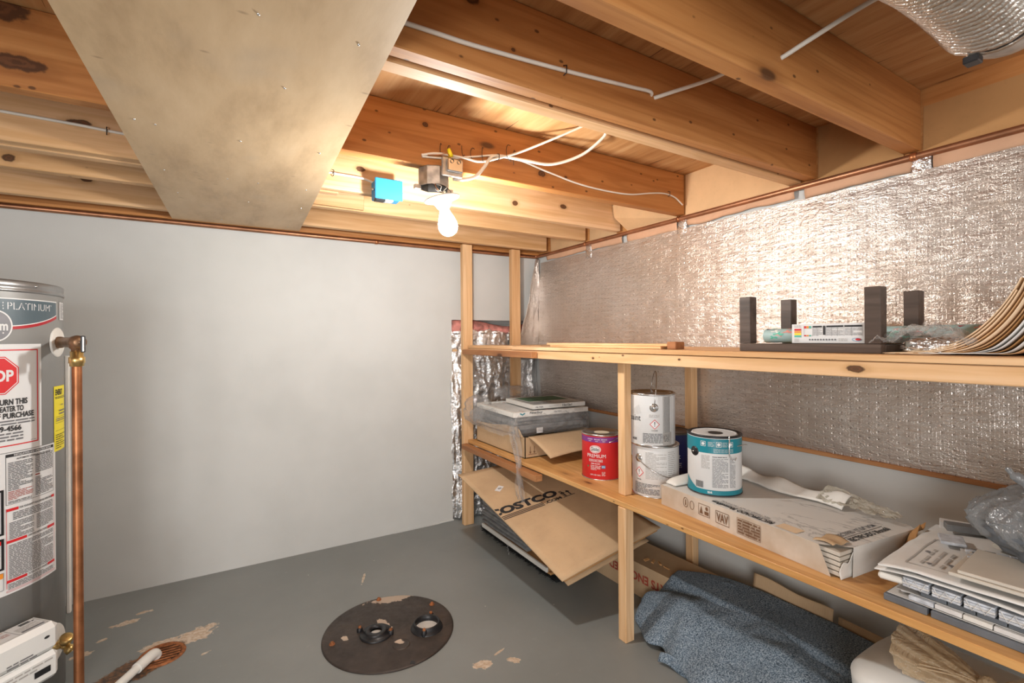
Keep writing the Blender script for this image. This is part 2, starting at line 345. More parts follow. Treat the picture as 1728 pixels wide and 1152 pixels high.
    def poly(s, pts, mat, thick=0.0, nrm=None):
        """planar polygon, extruded backwards by thick"""
        pts = [Vector(p) for p in pts]; n = len(pts)
        if nrm is None:
            nrm = Vector((0, 0, 0))
            for i in range(n):
                a, b = pts[i], pts[(i+1) % n]; nrm += a.cross(b)
            nrm = nrm.normalized() if nrm.length > 1e-12 else (pts[1]-pts[0]).cross(pts[2]-pts[0]).normalized()
        nrm = Vector(nrm)
        if not thick: return s.add(pts, [list(range(n))], mat)
        b = [p-nrm*thick for p in pts]
        return s.add(pts+b, [list(range(n)), list(range(2*n-1, n-1, -1))]+[[i, i+n, (i+1) % n+n, (i+1) % n] for i in range(n)], mat)

def mesh_obj(name, mb, parent=None):
    me = bpy.data.meshes.new(name); me.from_pydata(mb.v, [], mb.f)
    for m in mb.mats: me.materials.append(MATS[m])
    me.polygons.foreach_set('material_index', mb.m); me.polygons.foreach_set('use_smooth', mb.sm); me.update()
    o = bpy.data.objects.new(name, me); COL.objects.link(o)
    if parent is not None: o.parent = parent
    return o
def thing(name, label, cat, group=None):
    o = bpy.data.objects.new(name, None); o.empty_display_size = .05; COL.objects.link(o); o['label'] = label; o['category'] = cat
    if group: o['group'] = group
    return o
def single(name, mb, label, cat, group=None, kind=None):
    o = mesh_obj(name, mb); o['label'] = label; o['category'] = cat
    if group: o['group'] = group
    if kind: o['kind'] = kind
    return o
def structure(name, mb, parent=None):
    o = mesh_obj(name, mb, parent)
    if parent is None: o['kind'] = 'structure'
    return o

def cr(pts, n=6):
    """Catmull-Rom through points"""
    P = [Vector(p) for p in pts]; P = [P[0]*2-P[1]]+P+[P[-1]*2-P[-2]]; out = []
    for i in range(1, len(P)-2):
        a, b, c, d = P[i-1:i+3]
        for k in range(n):
            t = k/n; out.append(.5*((2*b)+(c-a)*t+(2*a-5*b+4*c-d)*t*t+(3*b-a-3*c+d)*t**3))
    out.append(P[-2]); return out

# ---- printed artwork: polygons laid out in (u, v) metres and mapped onto a surface
def text_polys(s, bold=0.0, shear=0.0):
    cu = bpy.data.curves.new('t', 'FONT'); cu.body = s; cu.size = 1; cu.offset = bold; cu.shear = shear; cu.resolution_u = 3
    ob = bpy.data.objects.new('t', cu); COL.objects.link(ob)
    dg = bpy.context.evaluated_depsgraph_get(); dg.update(); me = bpy.data.meshes.new_from_object(ob.evaluated_get(dg))
    vs = [(v.co.x, v.co.y) for v in me.vertices]; fs = [list(p.vertices) for p in me.polygons]
    bpy.data.objects.remove(ob); bpy.data.curves.remove(cu); bpy.data.meshes.remove(me); return vs, fs
class Art:
    def __init__(s): s.b = []
    def text(s, st, u0, v0, u1, v1, mat='print_black', bold=0.0, rot=0, shear=0.0):
        vs, fs = text_polys(st, bold, shear)
        if not vs: return s
        xa, xb = min(v[0] for v in vs), max(v[0] for v in vs); ya, yb = min(v[1] for v in vs), max(v[1] for v in vs); out = []
        for x, y in vs:
            a, b = (x-xa)/(xb-xa), (y-ya)/(yb-ya)
            if rot == 180: a, b = 1-a, 1-b
            if rot == 90: a, b = 1-b, a
            if rot == -90: a, b = b, 1-a
            out.append((u0+a*(u1-u0), v0+b*(v1-v0)))
        s.b.append((out, fs, mat)); return s
    def rect(s, u0, v0, u1, v1, mat): s.b.append(([(u0, v0), (u1, v0), (u1, v1), (u0, v1)], [[0, 1, 2, 3]], mat)); return s
    def pol(s, pts, mat): s.b.append((list(pts), [list(range(len(pts)))], mat)); return s
    def frame(s, u0, v0, u1, v1, w, mat):
        s.rect(u0, v0, u1, v0+w, mat); s.rect(u0, v1-w, u1, v1, mat); s.rect(u0, v0+w, u0+w, v1-w, mat); s.rect(u1-w, v0+w, u1, v1-w, mat); return s
    def lines(s, u0, v0, u1, v1, n, mat='print_grey', fill=.45, gap=.0, seed=1):
        rnd = random.Random(seed); h = (v1-v0)/n
        for i in range(n):
            v = v1-(i+.5)*h; u = u0; end = u1 if rnd.random() < .8 else u0+(u1-u0)*rnd.uniform(.3, .9)
            while u < end-1e-4:
                L = rnd.uniform(1.2, 4.5)*h; e = min(u+L, end); s.rect(u, v-h*fill/2, e, v+h*fill/2, mat); u = e+h*.45
        return s
    def ell(s, cu, cv, a, b, mat, n=32, inner=0.0):
        P = [(cu+a*math.cos(2*PI*k/n), cv+b*math.sin(2*PI*k/n)) for k in range(n)]
        if not inner: return s.pol(P, mat)
        Q = [(cu+(a-inner)*math.cos(2*PI*k/n), cv+(b-inner)*math.sin(2*PI*k/n)) for k in range(n)]
        s.b.append((P+Q, [[k, (k+1) % n, n+(k+1) % n, n+k] for k in range(n)], mat)); return s
    def put(s, name, fn, parent, step=0.0, lift=.0006, keep=None, label=None):
        """fn(u, v, lift) -> point; geometry is sliced every step in u so it can follow a curve; keep=(u0,v0,u1,v1) crops"""
        mb = MB()
        for k, (vs, fs, mat) in enumerate(s.b):
            bm = bmesh.new(); bv = [bm.verts.new((x, y, 0)) for x, y in vs]
            for f in fs:
                try: bm.faces.new([bv[i] for i in f])
                except ValueError: pass
            if keep:
                for co, no in (((keep[0], 0, 0), (-1, 0, 0)), ((keep[2], 0, 0), (1, 0, 0)), ((0, keep[1], 0), (0, -1, 0)), ((0, keep[3], 0), (0, 1, 0))):
                    bmesh.ops.bisect_plane(bm, geom=bm.verts[:]+bm.edges[:]+bm.faces[:], plane_co=co, plane_no=no, clear_outer=True)
            if step:
                us = [x for x, y in vs]; u = math.ceil(min(us)/step)*step
                while u < max(us):
                    bmesh.ops.bisect_plane(bm, geom=bm.verts[:]+bm.edges[:]+bm.faces[:], plane_co=(u, 0, 0), plane_no=(1, 0, 0)); u += step
            bm.verts.index_update()
            if bm.faces: mb.add([fn(v.co.x, v.co.y, lift*(1+.06*min(k, 12))) for v in bm.verts], [[v.index for v in f.verts] for f in bm.faces], mat)
            bm.free()
        o = mesh_obj(name, mb, parent)
        if label: o['label'] = label
        return o
def plane_map(O, U, V):
    O, U, V = Vector(O), Vector(U).normalized(), Vector(V).normalized(); N = U.cross(V)
    return lambda u, v, l=0: O+U*u+V*v+N*l
def cyl_map(cx, cy, R, th0, z0=0):
    return lambda u, v, l=0: Vector((cx+(R+l)*math.cos(th0+u/R), cy+(R+l)*math.sin(th0+u/R), z0+v))

def frac(p, sc, seed=0, oct=4):
    v = 0; a = 1.0; s_ = sc
    for i in range(oct): v += a*noise.noise(Vector(p)*s_+Vector((seed*7.3, seed*3.1, i*11.7))); a *= .5; s_ *= 2.1
    return v
def ridge(p, sc, seed=0, oct=4):
    v = 0; a = 1.0; s_ = sc
    for i in range(oct): v += a*(1-2*abs(noise.noise(Vector(p)*s_+Vector((seed*5.3, seed*9.1, i*13.7))))); a *= .55; s_ *= 2.0
    return v
def blob(mb, c, d, mat, amp=.15, sc=3, seed=0, sub=5, floor=None, power=1.0, flat=0.0):
    """crumpled sack: a sphere of half-sizes d pushed about by folded noise"""
    bm = bmesh.new(); bmesh.ops.create_icosphere(bm, subdivisions=sub, radius=1); vs = []
    for v in bm.verts:
        n = v.co.normalized(); k = 1+amp*ridge(n, sc, seed)
        p = Vector((n.x*d[0]*k, n.y*d[1]*k, n.z*d[2]*k))+Vector(c)
        if floor is not None and p.z < floor: p.z = floor+.0005*random.random()
        vs.append(p)
    bm.verts.index_update(); mb.add(vs, [[v.index for v in f.verts] for f in bm.faces], mat, True); bm.free(); return mb
# ================================================================== SETTING
XR, YB, ZJ, ZF = 1.99, 2.913, 1.81, 2.012      # right wall, back wall, joist underside, subfloor underside
structure('floor', MB().box(-1.9, -2.6, -.06, 2.12, 3.1, 0, 'floor_paint'))
structure('ceiling', MB().box(-1.9, -1.2, ZF, 2.2, 3.1, ZF+.02, 'subfloor_ply'))
m = MB()                                              # back wall board with a rectangular gap in its lower right corner
for (x0, z0, x1, z1) in ((-1.9, .0, 1.296, 1.325), (-1.9, 1.325, 1.975, 1.79)): m.box(x0, YB, z0, x1, YB+.022, z1, 'wall_paint')
structure('wall_back', m)
structure('wall_right', MB().box(XR, -1.2, 0, XR+.05, 3.1, 1.80, 'wall_paint'))
structure('wall_left', MB().box(-1.95, -1.2, 0, -1.9, 3.1, 2.0, 'wall_paint'))
structure('wall_outer', MB().box(1.2, 3.05, 0, 2.1, 3.1, 1.8, 'plaster'))
structure('trim_1', MB().box(-1.9, 2.868, 1.797, 1.97, 2.884, ZJ, 'joist_x', .001).box(-1.9, YB, 1.79, 1.985, 3.05, ZF, 'joist_x'))
structure('trim_2', MB().box(1.962, -1.0, .742, 1.988, 2.9, .758, 'brown_board', .002))
structure('trim_4', MB().box(XR-.004, -1.2, 1.801, XR+.04, 3.05, ZF, 'joist_y'))
structure('trim_3', MB().box(1.20, 2.905, .0, 1.302, YB-.0005, .012, 'wall_paint', .003).box(.9, 2.909, .0, 1.2, YB-.0005, .006, 'wall_paint'))

# ================================================================== CEILING FRAME
def joist(y0, y1, x0, x1, label, mat='joist_pale_x', top=ZF-.001):
    return single('ceiling_joist', MB().box(x0, y0, ZJ, x1, y1, top, mat, .003), label, 'joist', 'wooden joists across the ceiling')
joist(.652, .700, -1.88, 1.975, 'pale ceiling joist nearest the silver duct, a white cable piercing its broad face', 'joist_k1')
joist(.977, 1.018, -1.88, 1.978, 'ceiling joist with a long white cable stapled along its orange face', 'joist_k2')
joist(1.036, 1.083, -1.88, 1.978, 'ceiling joist sistered close behind the cable joist, thin dark gap between')
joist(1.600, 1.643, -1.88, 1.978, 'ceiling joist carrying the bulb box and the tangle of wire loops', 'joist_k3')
joist(2.030, 2.070, -1.88, 1.96, 'brightly lit ceiling joist holding the blue electrical box', 'joist_k4')
joist(2.086, 2.130, -1.88, .42, 'nail-pocked nailing joist doubled behind the blue-box joist at left')
joist(2.330, 2.375, -1.88, 1.955, 'ceiling joist second from the grey back wall', 'joist_k5')
joist(2.745, 2.785, -1.88, 1.95, 'ceiling joist nearest the grey back wall above the posts', 'joist_k6')
# short scab board on the joist under the blue box
single('scab_board', MB().box(.30, 2.309, ZJ+.004, .58, 2.329, 1.90, 'pine_x', .002), 'short pale board lapped on the joist below the blue box', 'board')

t_ = thing('plywood_panel', 'big pale plywood sheet nailed under the joists beside the light', 'panel')
zp = ZJ-.0125
mesh_obj('sheet', MB().poly([(-.30, -.25, ZJ-.0005), (.262, -.25, ZJ-.0005), (.366, 2.862, ZJ-.0005), (-.207, 2.866, ZJ-.0005)], 'ceiling_ply', .012, (0, 0, 1)), t_)
rn = random.Random(3)
for (x, y) in [(-.20, 1.63), (-.155, 1.64), (.05, 1.65), (.27, 1.63), (-.17, 2.06), (.02, 2.06), (.12, 2.06), (.29, 2.06), (-.15, 2.35), (.10, 2.36), (.31, 2.36), (-.20, 1.0), (.06, .99), (.24, .99), (.13, 1.25), (.30, 2.78), (.0, 2.77)]:
    a = rn.uniform(0, 3); mesh_obj('nail_head', MB().lathe([(.0001, -.0022), (.0026, -.0018), (.0028, 0)], (x, y, zp-.0002), 'steel', 10), t_)

# cardboard / kraft blocking closing each joist bay over the right wall
def block(y0, y1, zt, lean, label, mat='kraft', zb=1.806):
    P = [(1.983, y0, zb), (1.983, y1, zb), (1.983-lean, y1-.002, zt), (1.983-lean, y0+.002, zt)]
    single('bay_blocking', MB().poly(P, mat, .012, (-1, 0, 0)), label, 'blocking', 'cardboard closing the joist bays over the foil wall')
block(-.6, .650, 1.955, -.002, 'brown cardboard bay closure under the silver duct, dark gap above it', 'cardboard_dark')
block(.702, .975, ZF-.003, 0, 'cardboard bay closure between the cable joist and the joist nearest the duct', 'cardboard_dark')
block(1.085, 1.598, ZF-.003, 0, 'pale kraft bay closure beside the sistered pair of joists')
block(2.378, 2.742, ZF-.003, .01, 'kraft bay closure farthest back above the top of the shelf posts')
block(2.086, 2.327, ZF-.003, .0, 'kraft bay closure in the narrow bay behind the folded cardboard')
single('folded_cardboard', MB().poly([(1.981, 1.650, 1.808), (1.975, 1.990, 1.808), (1.905, 2.024, 1.880), (1.895, 2.024, 1.945), (1.893, 1.97, 1.965), (1.96, 1.650, 2.008)], 'kraft', .004, (-1, 0, .2)),
       'folded tan cardboard leaning out of the bay behind the bulb joist', 'cardboard')

# flex duct hanging in the nearest bay
t_ = thing('flex_duct', 'silver corrugated flexible air duct hanging from the top right ceiling', 'duct')
def duct_pt(a, x, r, yc=.339, zc=1.905): return (x, yc+r*math.cos(a), zc+r*math.sin(a))
prof = []
x = .62
while x < 1.42:
    for k, dr in ((0, -.004), (.004, .006), (.009, .010), (.014, .006), (.0175, -.003)): prof.append((x+k, .094+dr+.003*math.sin(x*9)))
    x += .0185
vs = []; NS = 56
for i, (xx, r) in enumerate(prof):
    for k in range(NS):
        a = 2*PI*k/NS; rr = r+.0018*frac((xx*3, math.cos(a)*2, math.sin(a)*2), 5, 4); p = duct_pt(a, xx+.006*math.sin(3*a+xx*5), rr); vs.append((p[0], p[1], p[2]+.01*math.sin(xx*6)))
m = MB().add(vs, [[i*NS+k, i*NS+(k+1) % NS, (i+1)*NS+(k+1) % NS, (i+1)*NS+k] for i in range(len(prof)-1) for k in range(NS)], 'duct_foil', True)
mesh_obj('corrugated_sleeve', m, t_)
zs = 1.905+.01*math.sin(1.42*6)
m = MB().lathe([(.099, 0), (.1015, .006), (.099, .012)], (1.418, .339, zs), 'black', 48, (1, 0, 0))
m.box(1.412, .365, zs-.112, 1.442, .392, zs-.096, 'black', .002); mesh_obj('strap', m, t_)
mesh_obj('duct_collar', MB().tube(cr([(1.43, .339, zs), (1.48, .341, zs+.004), (1.53, .345, zs+.025), (1.565, .35, zs+.062), (1.58, .352, zs+.10)], 6), .0935, 'galvanised', 48), t_)

# copper line: along the back wall, then along the right wall under the joist ends
t_ = thing('copper_pipe', 'long horizontal copper pipe running round the tops of the two walls', 'pipe')
mesh_obj('pipe', MB().tube(cr([(-1.88, 2.897, 1.7865), (1.2, 2.897, 1.7865), (1.90, 2.897, 1.788), (1.95, 2.885, 1.790), (1.965, 2.84, 1.791), (1.966, 2.0, 1.792), (1.966, -.9, 1.792)], 8), .0112, 'copper', 14), t_)
for p, ax in (((.80, 2.897, 1.7865), (1, 0, 0)), ((1.966, .668, 1.792), (0, 1, 0)), ((1.966, 1.625, 1.792), (0, 1, 0)), ((1.966, 2.35, 1.792), (0, 1, 0))):
    mesh_obj('pipe_strap', MB().lathe([(.0114, -.009), (.0135, -.008), (.0135, .008), (.0114, .009)], p, 'copper_old', 20, ax), t_)

# kraft flanges under the copper pipe, above the foil
fl = [(-.6, .62, .062, 'kraft flange under the copper pipe at the right edge of the frame'), (.675, 1.02, .055, 'kraft flange under the pipe between the two nearest joist ends'),
      (1.06, 1.58, .050, 'long kraft flange under the pipe before the bulb joist end'), (1.64, 1.99, .066, 'kraft flange under the folded cardboard with torn lower edge'),
      (2.03, 2.30, .052, 'small kraft flange under the pipe between tape strips near the corner'), (2.35, 2.78, .048, 'farthest kraft flange, beside the corner by the shelf posts')]
for i, (a, b, h, lb) in enumerate(fl):
    def F(u, v, a=a, b=b, h=h, i=i):
        y = a+(b-a)*u; e = h+.010*frac((y*6, i, 0), 1, i) ; return (1.9755-.006*math.sin(v*PI)-.003*frac((y*8, v*2, i), 1, 2), y, 1.802-v*e)
    single('kraft_flange', MB().grid(F, 24, 5, 'kraft_band', True, .0015), lb, 'flange', 'kraft flanges below the copper pipe')
for i, (y, lb) in enumerate([(.652, 'silver tape strip under the nearest pipe strap'), (1.61, 'silver tape strip below the bulb joist end'), (2.325, 'silver tape strip nearest the back corner')]):
    def F(u, v, y=y, i=i): return (1.972-.004*math.sin(u*PI)-.002*frac((u*5, v*6, i), 1, 2), y-.028+.056*u, 1.80-.10*v)
    single('foil_tape', MB().grid(F, 6, 10, 'foil_crumpled', True, .001), lb, 'tape', 'foil tape strips hanging under the pipe')

# perforated foil blanket on the right wall
t_ = thing('foil_insulation_blanket', 'large silver perforated foil insulation blanket covering the right wall', 'insulation')
def FB(u, v):
    y = -.9+3.76*u; z = .752+(1.742-.752)*v
    bulge = .018*math.sin(min(1, v*1.02)*PI)**.6+.011*frac((y*1.3, z*1.6, 0), 1, 3)+.0045*frac((y*2, z*14, 0), 1, 5, 3)*min(1, max(0, (1.7-y)))+.0030*frac((y*9, z*5, 0), 1.3, 8, 3)
    if v < .035: bulge *= v/.035
    return (1.972-max(0, bulge), y, z)
mesh_obj('foil_face', MB().grid(FB, 330, 110, 'foil_blanket', True), t_)
def FC(u, v):                                         # loose end curling off the wall in the corner
    z = 1.05+.72*v; k = math.sin(PI*min(1, v*1.05))**.8
    q = min(1, max(0, (1.78-z)/.62)); out = (.012+.185*q**.8)*u
    return (1.958-out+.012*frac((z*5, u, 0), 1, 9), 2.858+.022*math.sin(u*PI)-.045*u*k+.01*frac((z*7, u*3, 1), 1, 4), z)
mesh_obj('loose_foil_end', MB().grid(FC, 20, 60, 'foil_blanket', True, .002), t_)

# crumpled foil batt standing in the gap of the back wall
t_ = thing('foil_insulation_batt', 'crumpled silver foil insulation bulging from the gap in the back wall', 'insulation')
def FD(u, v):
    x = 1.283+.70*u; z = .01+1.255*v
    b = .040*math.sin(PI*min(1, u*1.15))**.5+.022*ridge((x*1.5, z*.55, 0), 4.5, 2, 6)
    return (x+.012*frac((z*6, 0, u), 1, 3)*(u < .5), 2.953-b-.02*(u > .06)*(1-v)*.5, z+(.02*frac((x*9, 3, 0), 1, 6) if v > .98 else 0))
mesh_obj('foil_face', MB().grid(FD, 110, 170, 'foil_crumpled', True, .004), t_)
def FE(u, v):
    x = 1.299+.66*u; z = 1.222+.108*v*(.80+.20*math.sin(u*PI*2+.6)); return (x, 2.955-.050*math.sin(v*PI)-.020*ridge((x, z, 0), 9, 3, 4), z)
mesh_obj('pink_fibreglass', MB().grid(FE, 60, 14, 'pink_wool', True, .05), t_)
mesh_obj('kraft_tab', MB().box(1.293, 2.893, 1.115, 1.325, 2.899, 1.132, 'kraft', .001), t_)

# ================================================================== CABLES ON THE CEILING
def cable(name, pts, r, label, group=None, mat='cable_white', n=7, staples=()):
    mb = MB().tube(cr(pts, n), r, mat, 8)
    if staples:
        t = thing(name, label, 'cable', group); mesh_obj('sheath', mb, t)
        for p in staples:
            x, y, z = p; mesh_obj('staple', MB().tube([(x, y+.002, z-.012), (x+.002, y-.008, z-.009), (x+.002, y-.009, z+.009), (x, y+.002, z+.013)], .0016, 'wire_dark', 6), t)
        return t
    return single(name, mb, label, 'cable', group)
yj = .977-.0055
cable('cable', [(-.3, yj, 1.845), (.325, yj, 1.861), (.494, yj, 1.864), (.747, yj, 1.880), (.98, yj, 1.900), (1.055, yj-.002, 1.905), (1.072, yj+.012, 1.900)], .0052,
      'white cable stapled along the joist face at the top of the photo', None, staples=[(.747, yj, 1.880)])
cable('cable', [(1.08, .980, 1.897), (1.12, .955, 1.912), (1.25, .90, 1.966), (1.27, .80, 1.975), (1.22, .71, 1.92), (1.168, .66, 1.879), (1.165, .645, 1.877), (1.19, .60, 1.90), (1.262, .50, 1.958), (1.32, .40, 1.985), (1.33, .3, 2.0)], .0058,
      'white cable looping through the two nearest joists toward the silver duct')
yb = 1.600-.006
cable('cable', [(.715, 1.585, 1.775), (.755, 1.580, 1.778), (.805, 1.582, 1.800), (.845, 1.586, 1.845), (.880, yb, 1.890), (.93, yb, 1.900), (1.02, 1.575, 1.895), (1.13, 1.55, 1.893), (1.24, 1.50, 1.935), (1.295, 1.44, 1.99), (1.30, 1.42, 2.012)], .0062,
      'thick white cable sweeping from the bulb box up to the subfloor', None, staples=[(.905, yb, 1.893)])
cable('cable', [(.600, yb, 1.843), (.66, yb-.004, 1.858), (.76, yb-.003, 1.862), (.83, yb, 1.862), (.92, yb-.004, 1.893), (1.0, 1.57, 1.925), (1.10, 1.50, 1.97), (1.19, 1.42, 2.012)], .0045,
      'slimmer white cable rising to the subfloor just left of the thick one')
cable('cable', [(.602, yb+.001, 1.838), (.70, yb+.001, 1.850), (.80, yb+.001, 1.875), (.95, yb+.001, 1.905), (1.138, yb+.001, 1.878), (1.29, yb+.001, 1.856), (1.441, yb+.001, 1.849), (1.60, yb+.001, 1.855), (1.737, yb+.001, 1.881), (1.83, yb+.001, 1.893), (1.90, yb, 1.885), (1.955, yb-.002, 1.855)], .0036,
      'thin cream wire wandering along the bulb joist to the right wall', None, staples=[(1.855, yb, 1.895)])
cable('cable', [(-1.7, 2.024, 1.895), (-.566, 2.024, 1.893), (-.281, 2.024, 1.887), (.10, 2.024, 1.878), (.369, 2.024, 1.871), (.50, 2.022, 1.868), (.556, 2.016, 1.852)], .005,
      'white cable feeding the blue box from behind the plywood panel', None, staples=[(-.32, 2.024, 1.887), (.385, 2.024, 1.871)])
# snipped dark wire loops left on the joist
rn = random.Random(11)
for i, (x, z, s) in enumerate([(.672, 1.878, .020), (.705, 1.880, .017), (.755, 1.885, .022), (.80, 1.885, .022), (.84, 1.888, .030), (.955, 1.915, .035), (.98, 1.90, .034)]):
    a0 = rn.uniform(0, 2); P = [(x+s*.5*math.cos(a0+k*.9)*(1 if i % 2 else .35), yb-.001-.002*k*(i % 3), z+s*math.sin(a0+k*.9)) for k in range(5)]
    single('wire_offcut', MB().tube(cr(P, 6), .0011, 'wire_dark', 5), 'thin dark wire loops stapled beside the cables near the bulb box', 'wire', 'dark wire loops on the bulb joist')

# ================================================================== LIGHT FIXTURE
t_ = thing('bare_bulb_fixture', 'bare glowing bulb in a ceiling holder hanging from a steel junction box', 'light')
bx, by = .655, 1.622
m = MB()
m.lathe([(.001, 0), (.054, 0), (.057, -.004), (.057, -.066), (.053, -.066), (.053, -.006), (.001, -.006)], (bx, by, ZJ-.001), 'galvanised', 8, (0, 0, 1), False)
for a in (0, PI): m.box(bx-.012+.061*math.cos(a), by-.008, ZJ-.080, bx+.012+.061*math.cos(a), by+.008, ZJ-.064, 'galvanised', .001)
mesh_obj('junction_box', m, t_)
m = MB().obox((.693, 1.545, 1.800), (.078, .010, .066), None, 'galvanised', .003).obox((.699, 1.534, 1.804), (.058, .012, .044), None, 'steel', .003)
for dx in (-.013, .013): m.lathe([(.001, 0), (.0055, 0), (.0065, .004)], (.699+dx, 1.529, 1.816), 'black', 12, (0, -1, 0))
m.box(.668, 1.549, 1.774, .724, 1.572, 1.792, 'galvanised', .002); mesh_obj('switch_box', m, t_)
TA = Vector((-.22, .04, 1)).normalized(); LC = Vector((.690, 1.630, 1.712))     # holder hangs a little askew
rn = random.Random(5)
for k in range(5):
    x = bx-.028+k*.014; mt_ = ('wire_dark', 'cable_white', 'copper_old')[k % 3]
    P = cr([(x, by-.03, 1.748), (x+rn.uniform(-.02, .02), by-.06, 1.735), (x+rn.uniform(-.03, .035), by-.055, 1.718), (.69+rn.uniform(-.02, .025), by-.025, 1.718)], 6)
    mesh_obj('fixture_wire', MB().tube(P, .0013, mt_, 5), t_)
mesh_obj('fixture_wire', MB().tube(cr([(.62, 1.590, 1.845), (.655, 1.57, 1.846), (.680, 1.556, 1.850), (.690, 1.548, 1.832)], 6), .0015, 'copper_old', 5), t_)
mesh_obj('wire_nut', MB().lathe([(.001, 0), (.006, 0), (.009, .028), (.001, .028)], (.685, 1.556, 1.868), 'yellow', 10, (.35, .0, -1)), t_)
m = MB().lathe([(.001, .003), (.062, .003), (.066, 0), (.063, -.004), (.038, -.008), (.033, -.016), (.024, -.032), (.020, -.036), (.001, -.036)], LC, 'white_plastic', 32, TA); mesh_obj('lamp_holder', m, t_)
BC = LC-TA*.036
m = MB().lathe([(.015, 0), (.0165, -.006), (.020, -.018), (.028, -.036), (.034, -.053), (.0355, -.066), (.033, -.080), (.025, -.092), (.013, -.100), (.0005, -.102)], BC, 'bulb_glow', 28, TA); mesh_obj('bulb', m, t_)

# blue electrical box on the joist
t_ = thing('electrical_box', 'bright blue plastic electrical box fixed to the lit joist', 'junction box')
m = MB().box(.540, 1.962, 1.781, .648, 2.0295, 1.858, 'blue_box', .004); mesh_obj('body', m, t_)
m = MB().box(.536, 1.954, 1.777, .652, 1.963, 1.862, 'blue_box', .003); mesh_obj('cover', m, t_)
m = MB().lathe([(.001, 0), (.005, 0), (.005, .012), (.001, .012)], (.540, 1.975, 1.815), 'steel', 10, (-1, 0, 0)).lathe([(.001, 0), (.003, 0), (.003, .006)], (.652, 1.97, 1.815), 'steel', 8, (1, 0, 0)); mesh_obj('screw', m, t_)
mesh_obj('cable_clamp', MB().box(.540, 1.965, 1.770, .580, 1.995, 1.782, 'black', .002).box(.582, 1.965, 1.772, .615, 1.99, 1.782, 'white_plastic', .002), t_)
# ================================================================== WATER HEATER
HX, HY, HR = -.737, 2.179, .27
t_ = thing('water_heater', 'tall grey cylindrical water heater with stickers at the left edge', 'water heater')
m = MB().lathe([(.001, .03), (HR, .03), (HR, 1.352)], (HX, HY, 0), 'tank_grey', 96); mesh_obj('tank', m, t_)
m = MB().lathe([(HR, 1.350), (HR+.003, 1.350), (HR+.0035, 1.356), (HR-.001, 1.361), (HR+.001, 1.366), (HR+.002, 1.380), (HR-.003, 1.385), (HR-.02, 1.388), (.001, 1.392)], (HX, HY, 0), 'tank_rim', 96); mesh_obj('top_cap', m, t_)
m = MB().lathe([(.001, 0), (HR-.01, 0), (HR-.01, .035), (.001, .035)], (HX, HY, 0), 'black', 64); mesh_obj('base_ring', m, t_)
D = math.radians
def hm(th0): return cyl_map(HX, HY, HR, D(th0))
def arc(th0, th): return D(th-th0)*HR
def hpatch(name, th0, th1, z0, z1, mat, parent, lift=.0012, corner=.004):
    n = max(6, int(abs(th1-th0)/1.5)); mb = MB()
    mb.grid(lambda u, v: (HX+(HR+lift)*math.cos(D(th0+(th1-th0)*u)), HY+(HR+lift)*math.sin(D(th0+(th1-th0)*u)), z0+(z1-z0)*v), n, 1, mat, True)
    return mesh_obj(name, mb, parent)
ST = .012
# banner with oval badge
bn = thing('x', 'x', 'x'); bpy.data.objects.remove(bn)
A = Art(); pts = []
for k in range(25):
    th = -92.7+(83.4)*k/24; pts.append((arc(-51, th), 1.247+.040*((abs(th+51)/41.7)**2)))
top = [(arc(-51, -9.3), 1.328), (arc(-51, -92.7), 1.328)]
for k in range(24):
    (ua, va), (ub, vb) = pts[k], pts[k+1]
    A.pol([(ua, va-.012), (ub, vb-.012), (ub, vb-.003), (ua, va-.003)], 'dark_red'); A.pol([(ua, va-.003), (ub, vb-.003), (ub, vb), (ua, va)], 'label_white')
    A.pol([(ua, va), (ub, vb), (ub, 1.327), (ua, 1.327)], 'banner_grey')
A.rect(arc(-51, -92.7), 1.327, arc(-51, -9.3), 1.3305, 'label_white'); A.rect(arc(-51, -9.5), 1.286, arc(-51, -9.1), 1.3305, 'label_white')
A.text('PLATINUM', arc(-51, -44.7), 1.2965, arc(-51, -16.9), 1.3175, 'label_white', -.01); A.text('TM', arc(-51, -16.4), 1.313, arc(-51, -15), 1.317, 'label_white')
A.text('E', arc(-51, -50.5), 1.2965, arc(-51, -46.6), 1.3175, 'label_white', .03)
bo = A.put('brand_banner', hm(-51), t_, ST, .0008)
A = Art(); A.ell(0, 1.247, .0415, .047, 'label_white', 40); A.ell(0, 1.247, .0375, .043, 'oval_grey', 40)
A.text('em', arc(-51, -51.5), 1.233, arc(-51, -44.6), 1.253, 'label_white', .03); A.ell(arc(-51, -47), 1.226, .002, .002, 'label_white', 10)
A.put('oval_badge', hm(-51), t_, ST, .0022)
# narrow white sticker
o = hpatch('barcode_sticker', -4.6, 4.5, 1.272, 1.331, 'label_white', t_)
Art().lines(.002, 1.276, .030, 1.328, 16, 'print_grey', .4, seed=3).put('print', hm(-4), o, ST, .0018)
